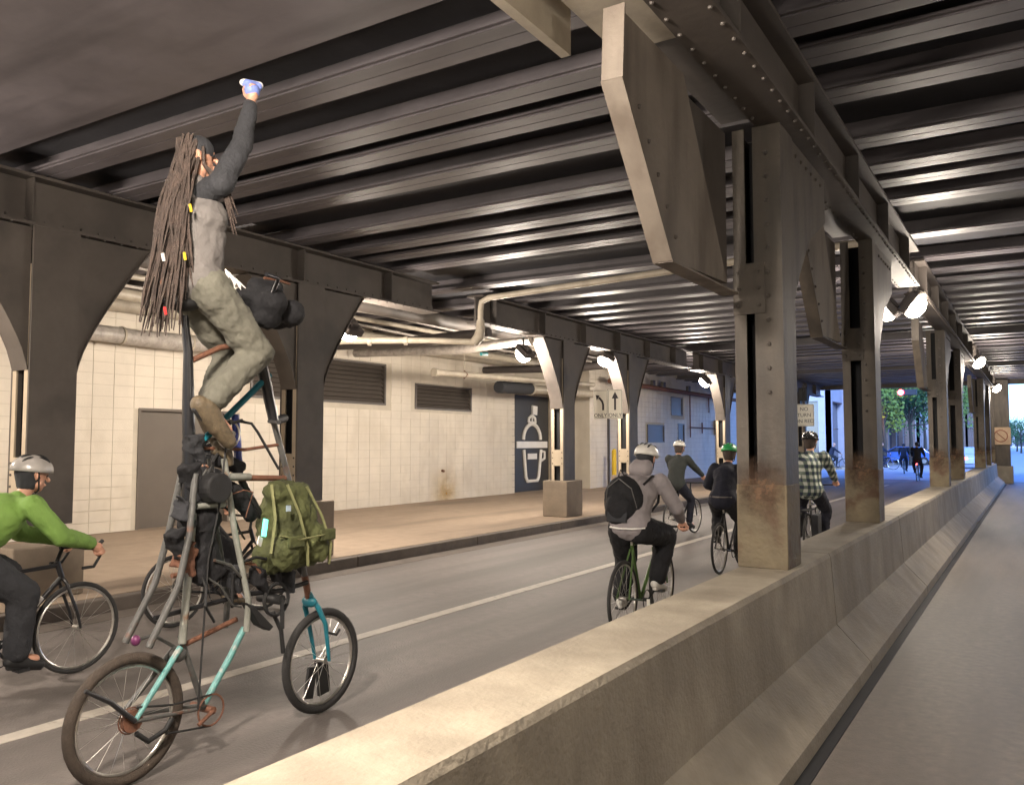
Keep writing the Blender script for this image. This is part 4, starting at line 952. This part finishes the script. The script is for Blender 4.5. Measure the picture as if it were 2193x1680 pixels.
for z in(3.45,3.62,3.79): MB().tube([(-.02,-.125,z),(-.02,-.2,z)],.07,12).build('visor',M['black'],parent=sh_)
ex=thing('square_sign','faded orange-white square sign with a no-turn ring on the end pier','road sign',(-1.22,42.0,2.05))
pl=MB().prism(rounded(.75,.75,.04),-.012,0,'y').build('sign_panel',mat('faded_sign',(.42,.30,.20),.6,var=.2,scale=5),parent=ex)
MB().tube([(.25*math.cos(a*.2618),-.014,.25*math.sin(a*.2618)) for a in range(24)],.022,6,closed=True,flat=.3).tube([(-.17,-.015,.17),(.17,-.015,-.17)],.018,6).build('ring',mat('faded_red',(.22,.08,.05),.6),parent=pl)
for (yy,zt) in((23.7,1.35),(27.45,1.40)):
    b_=thing('bollard','yellow steel bollard '+('beside the emblem door, behind the concrete plinth' if yy<25 else 'in front of the white wall left of the lane sign post'),'bollard',(-13.0 if yy<25 else -12.8,yy,ZS),group='yellow bollards')
    if yy<25: b_.location.x=-13.2
    MB().tube([(0,0,0),(0,0,zt-.1)],.085,16).sph((0,0,zt-.1),.085,16,8).build('pipe',M['yellow'],parent=b_,smooth=True)
    MB().tube([(0,0,0),(0,0,.012)],.13,16).build('base_plate',M['yellow'],parent=b_)
# pipes and ducts under the deck
pp=thing('drain_pipe','pale drain pipe crossing under the beams then dropping beside the girder toward the wall','pipe',(-8.4,12.3,4.4))
pr=[MB().tube([(-1.9,11.95,4.44),(-8.25,12.45,4.36),(-8.42,12.46,4.30),(-8.45,12.47,4.15),(-8.45,12.47,3.95)],.055,10).build('pipe_run',M['pipe'],smooth=True),
    MB().tube([(-8.45,12.47,3.97),(-8.45,12.47,3.80),(-8.47,12.45,3.66),(-8.55,12.40,3.55)],[.07,.085,.10,.085],10).build('collector',M['pipe'],smooth=True),
    MB().tube([(-8.55,12.42,3.57),(-9.2,12.0,3.60),(-10.6,11.3,3.62),(-12.6,10.6,3.52)],[.06,.055,.07,.07],10).build('pipe_run',M['pipe'],smooth=True)]
for a in(.2,.5): pr.append(MB().tube([(-9.2-2*a,12.0-1*a,3.60),(-9.25-2*a,11.97-1*a,3.60)],.085,12).build('coupling',M['pipe'],smooth=True))
attach(pr,pp)
p2=thing('ceiling_pipe','grey horizontal pipe hung on a rod in front of the block wall','pipe',(-12.3,19,3.6))
pr=[MB().tube([(-12.0,15.8,3.42),(-12.0,24.2,3.62)],.075,12).build('pipe_run',M['pipe'],smooth=True),MB().tube([(-12.0,15.74,3.42),(-12.0,15.86,3.42)],.10,12).build('end_cap',M['pipe']),
    MB().tube([(-12,17.0,3.45),(-12,17.0,5.2)],.008,6).build('hanger_rod',M['pipe']),MB().tube([(-12,17.0+.0,3.45+.10),(-12.1,17.0,3.45),(-12,17.0,3.35),(-11.9,17.0,3.45)],.012,6,closed=True).build('clamp',M['rustbrown'])]
attach(pr,p2)
p3=thing('duct_pipe','thick pale pipe with black sleeve just above the black emblem door','pipe',(-12.6,22,3.6))
pr=[MB().tube([(-12.6,19.5,3.30),(-12.6,21.2,3.34)],.17,14).build('sleeve',M['charcoal'],smooth=True),MB().tube([(-12.6,21.2,3.34),(-12.6,21.28,3.34)],.19,14).build('flange',M['pipe']),MB().tube([(-12.6,21.28,3.34),(-12.6,25.8,3.4)],.13,14).build('pipe_run',M['pipe'],smooth=True)]
attach(pr,p3)
p4=thing('wrapped_pipe','fat foil-wrapped pipe along the top of the block wall left of the tall bike rider','pipe',(-13.4,9,3.7))
random.seed(2)
pts=[(-13.5,5.2+.35*i,3.62+random.uniform(-.02,.02)) for i in range(20)]
pr=[MB().tube(pts,[.15*random.uniform(.93,1.08) for _ in pts],14).build('pipe_run',M['wrap'],smooth=True)]
for i in range(2,20,4): pr.append(MB().tube([(-13.5,5.2+.35*i,3.62),(-13.5,5.24+.35*i,3.62)],.168,14).build('band',M['pipe'],smooth=True))
attach(pr,p4)
p5=thing('cable_tray','dark tangle of ducts and cables under the deck between girder and block wall','ducting',(-12,10,4.1))
pr=[]
for k in range(7):
    x=-10.2-.55*k; z=4.12+random.uniform(-.12,.2)
    pr.append(MB().tube([(x+random.uniform(-.1,.1),2+2.6*j,z+random.uniform(-.05,.05)) for j in range(9)],random.choice([.03,.05,.10,.14]),10).build('duct',random.choice([M['post'],M['pipe'],M['wrap'],M['steel']]),smooth=True))
attach(pr,p5)
for k,(yy,x1) in enumerate(((13.6,-13.9),(15.2,-13.9),(20.8,-13.9))):
    h_=thing('hanging_duct',['dark sagging duct above the large louvre','pale duct above the small louvre','dark duct above the emblem door'][k],'duct',(-10,yy,3.9))
    attach([MB().tube([(-9.0,yy,3.92),(-11,yy+.1,3.86),(x1,yy-.1,3.92)],[.09,.12,.10],12).build('duct_run',[M['post'],M['wrap'],M['post']][k],smooth=True)],h_)
tq=thing('turquoise_cap','small turquoise plastic fitting hanging under the drain pipe','fitting',(-9.2,13.6,3.5))
MB().tube([(0,0,0),(0,.22,.02)],.035,10).build('fitting_body',M['duct_t'],parent=tq)
p6=thing('far_conduit','thin conduit with cross bar and junction box on the far cream wall','conduit',(XF+.05,37,2.5))
attach([MB().tube([(XF+.06,36.4,3.9),(XF+.06,36.4,2.0)],.03,8).tube([(XF+.06,39.0,3.9),(XF+.06,39.0,3.2)],.03,8).tube([(XF+.06,36.4,2.45),(XF+.06,40,2.45)],.03,8).tube([(XF+.06,38,2.2),(XF+.06,38,2.7)],.03,8).tube([(XF+.06,40.2,2.5),(XF+.06,40.2,.3)],.05,8).build('conduit_run',M['rustbrown']),MB().box((XF+.12,40.2,2.5),(.2,.5,.7)).build('junction_box',M['post'],bevel=.02)],p6)
p7=thing('far_ceiling_pipe','long brown pipe with fittings near the top of the far cream wall','pipe',(XF+.5,33,3.8))
attach([MB().tube([(XF+.5,27,3.95),(XF+.5,42,3.9)],.09,10).build('pipe_run',M['rustbrown'],smooth=True)]+[MB().box((XF+.5,y_,4.1),(.12,.25,.25)).build('valve_box',M['post']) for y_ in(31,32.1,35)],p7)

# ------------------------------------------------------------------ outside: crossing, buildings, trees, cars
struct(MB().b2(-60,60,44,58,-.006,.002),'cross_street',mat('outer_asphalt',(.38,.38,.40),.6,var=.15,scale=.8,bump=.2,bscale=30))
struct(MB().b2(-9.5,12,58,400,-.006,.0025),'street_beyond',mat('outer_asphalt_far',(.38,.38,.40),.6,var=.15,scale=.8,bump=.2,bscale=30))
for i in range(8): pass
cw=MB()
for i in range(14): cw.b2(-9+1.5*i,-8.3+1.5*i,45.2,48.0,.003,.007)
struct(cw,'crosswalk',M['paint'])
struct(MB().b2(-40,-9.5,58.2,300,-.02,.15),'far_sidewalk',M['sidewalk'])
M['lime']=mat('pale_limestone',(.42,.36,.36),.8,var=.12,scale=.8,bump=.2)
M['glass']=mat('dark_window_glass',(.03,.035,.05),.08,var=.2,bump=0,spec=.8)
M['brick']=mat('brown_brick',(.20,.13,.10),.85,var=.2,scale=2,bump=.3)
def building(label,x0,x1,y0,y1,h,wallm,bay,flo,first=0):
    # facade faces +X at x1 (street side) and -Y at y0
    t=thing('building',label,'building',(x1,y0,0))
    P=[MB().b2(x0,x1-.4,y0+.4,y1,0,h).build('core',M['glass'])]
    w=MB(); n=max(1,int((y1-y0)/bay))
    for i in range(n+1):
        y=y0+(y1-y0)*i/n; w.b2(x1-.4,x1,y-.45 if i else y,y+.45 if i<n else y,0,h)
    m2=max(1,int((x1-x0)/bay))
    for i in range(m2+1):
        x=x1-.41-(x1-x0-.8)*i/m2; w.b2(x-.45,x+.39 if i else x+.4,y0,y0+.39,0,h)
    P.append(w.build('pilaster',wallm))
    z=0;s_=MB()
    zs=[0.0,4.6]+[4.6+flo*k for k in range(1,int((h-4.6)/flo)+1)]
    for z in zs:
        s_.b2(x1-.38,x1-.04,y0+.0,y1,z,z+(.9 if z else .6)); s_.b2(x0,x1-.38,y0+.04,y0+.38,z,z+(.9 if z else .6))
    P.append(s_.build('spandrel',wallm))
    P.append(MB().b2(x0,x1+.25,y0-.25,y1,h-.9,h).build('cornice',wallm))
    mu=None
    for i in range(n):
        for z in zs[:4]:
            ya=y0+(y1-y0)*(i+.5)/n
            if mu is None: o=MB().box((0,0,0),(.06,.08,flo-.9)).box((0,0,.3),(.06,bay-1,.07)).build('window_frame',M['post']); mu=o.data
            else: o=bpy.data.objects.new('window_frame',mu); COL.objects.link(o)
            o.location=(x1-.37,ya,z+.9+(flo-.9)/2); P.append(o)
    attach(P,t); return t
building('pale lilac-grey stone corner building with tall dark windows beyond the wall, left of the crossing',-34,-11.6,59.5,78,22,M['lime'],4.4,4.0)
building('brown brick block farther down the left side of the street',-34,-12.2,79,112,17,M['brick'],5,3.8)
building('grey stone block with shopfronts far down the left side',-34,-11.8,113,150,20,M['lime'],5,4.0)
building('distant low block closing the left side of the street',-30,-10,170,230,14,M['brick'],6,3.8)
M['leaf']=mat('tree_leaves',(.05,.11,.03),.6,var=.45,scale=3,bump=0); M['leaf2']=mat('yellow_green_leaves',(.15,.20,.03),.6,var=.35,scale=3,bump=0)
M['bark']=mat('bark',(.05,.04,.03),.9,var=.3,scale=8)
def tree(label,x,y,h,r,leafm,seed,n=2600,group=None):
    random.seed(seed); t=thing('street_tree',label,'tree',(x,y,0),group=group)
    tk=MB().tube([(0,0,0),(.05,.0,h*.25),(-.05,.1,h*.45),(0,0,h*.7)],[.17,.13,.10,.04],8)
    cl=[]
    for i in range(9):
        a=random.uniform(0,6.28); rr=random.uniform(.25,.75)*r; z=h*random.uniform(.45,.9); c=V((rr*math.cos(a),rr*math.sin(a),z)); cl.append((c,random.uniform(.3,.5)*r))
        tk.tube([(0,0,h*.35+z*.1),(c.x*.5,c.y*.5,z*.85),c],[.06,.035,.012],5)
    tk.build('trunk',M['bark'],parent=t,smooth=True)
    m=MB()
    for i in range(n):
        c,rr=random.choice(cl); d=V((random.gauss(0,1),random.gauss(0,1),random.gauss(0,.8))).normalized()*rr*random.uniform(.5,1.08)
        p=c+d; s_=random.uniform(.08,.17); u=V((random.gauss(0,1),random.gauss(0,1),random.gauss(0,1))).normalized(); v=u.orthogonal().normalized()
        m.add([p+u*s_,p+v*s_*.7,p-u*s_,p-v*s_*.7],[(0,1,2,3)])
    o=m.build('crown',leafm,parent=t); tag(o,kind='stuff')
gt='street trees beyond the crossing'
tree('yellow-green street tree left of the red traffic light',-9.4,67,7.5,3.0,M['leaf2'],1,group=gt)
tree('dark green street tree right of the red traffic light',-8.2,72,7.8,3.3,M['leaf'],2,group=gt)
tree('big dark street tree farther down the left pavement',-8.8,88,9,3.8,M['leaf'],3,group=gt)
tree('distant green tree in the right-hand bright exit, low on the skyline',5,190,6,4,M['leaf'],4,1800,group=gt)
tree('distant green tree beyond the median end, near the left side of the bright exit',-3,200,6,4,M['leaf'],5,1800,group=gt)
tree('distant roadside tree seen in the narrow gap before the last columns',-7.8,110,9,4,M['leaf2'],6,1800,group=gt)
building('long low tan block closing the view beyond the bright exit',-60,60,330,350,6,M['lime'],6,3.8)
for i in range(7):
    tree('tree %s in the leafy row far beyond the bright exit'%('nearest the road','second from the road','in the middle','taller than its neighbours','leaning over the wall','near the row end','at the row end')[i],-5.5+3.6*i,170-4*i,5.2+.5*(i%3),3.2,M['leaf'],20+i,1100,group='leafy row beyond the bright exit')
# traffic light on a mast arm
ts=thing('traffic_signal','red traffic light hanging from a horizontal arm across the far crossing','traffic light',(-8.75,56,-.32))
MB().tube([(0,0,0),(0,0,6.3)],.11,10).build('pole',M['post'],parent=ts,smooth=True)
MB().tube([(0,0,6.0),(2.2,0,6.1),(8,0,6.2)],[.09,.07,.05],8).build('mast_arm',M['bluepaint'],parent=ts,smooth=True)
hd=MB().box((2.28,0,5.15),(1.05,.22,.36)).build('signal_head',M['black'],parent=ts,bevel=.03)
MB().sph((1.92,-.12,5.15),.17,12,8,(1,.35,1)).build('red_lamp',M['red'],parent=hd,smooth=True)
for (x,y,z,lab) in((-9.6,66,3.3,'warm globe street lamp on a post left of the dark tree'),(-7.3,80,2.6,'warm low street lamp beside the right edge of the gap'),(-4.9,70,4.9,'amber street lamp seen high in the narrow gap')):
    l_=thing('street_lamp',lab,'street lamp',(x,y,0),group='warm street lamps')
    MB().tube([(0,0,0),(0,0,z-.15)],.06,8).build('pole',M['post'],parent=l_); MB().sph((0,0,z),.20,12,8).build('lamp_globe',M['warm'],parent=l_,smooth=True)
def car(label,loc,rz,paint,group='cars at the far crossing'):
    t=thing('car',label,'car',loc,group=group,rz=rz)
    prof_=[(-2.25,.35),(-2.28,.75),(-2.0,.95),(-1.35,1.02),(-.75,1.42),(.75,1.46),(1.55,1.02),(2.1,.95),(2.3,.75),(2.3,.35)]
    b_=MB().prism(prof_,-.86,.86,'x').build('body',paint,parent=t,bevel=.06)
    gprof=[(-1.22,1.03),(-.70,1.38),(.70,1.42),(1.38,1.04)]
    MB().prism(gprof,-.87,.87,'x').build('side_window',M['glass'],parent=t)
    for y in(-1.4,1.4):
        for x in(-.82,.82): 
            w_=MB().tube([(x-.1,y,.33),(x+.1,y,.33)],.33,18).build('wheel',M['tyre'],parent=t); MB().tube([(x-.105,y,.33),(x+.105,y,.33)],.19,12).build('rim',M['alu'],parent=w_)
    for x in(-.6,.6):
        MB().box((x,-2.27,.72),(.34,.05,.14)).build('tail_light',M['tail'],parent=t); MB().box((x,2.28,.68),(.34,.05,.14)).build('headlight',M['white'],parent=t)
    return t
car('blue sedan crossing side-on behind the distant cyclists',(-8.6,74,0),R(80),mat('blue_car_paint',(.07,.15,.45),.25,var=.1,bump=0,spec=.7))
car('dark sedan just behind the blue sedan at the crossing',(-6.2,79,0),R(80),mat('dark_car_paint',(.02,.025,.05),.25,var=.1,bump=0,spec=.7))
car('pale silver car seen in the narrow gap between far columns',(-3.6,66,0),R(5),mat('silver_car_paint',(.4,.42,.45),.3,var=.1,bump=0))
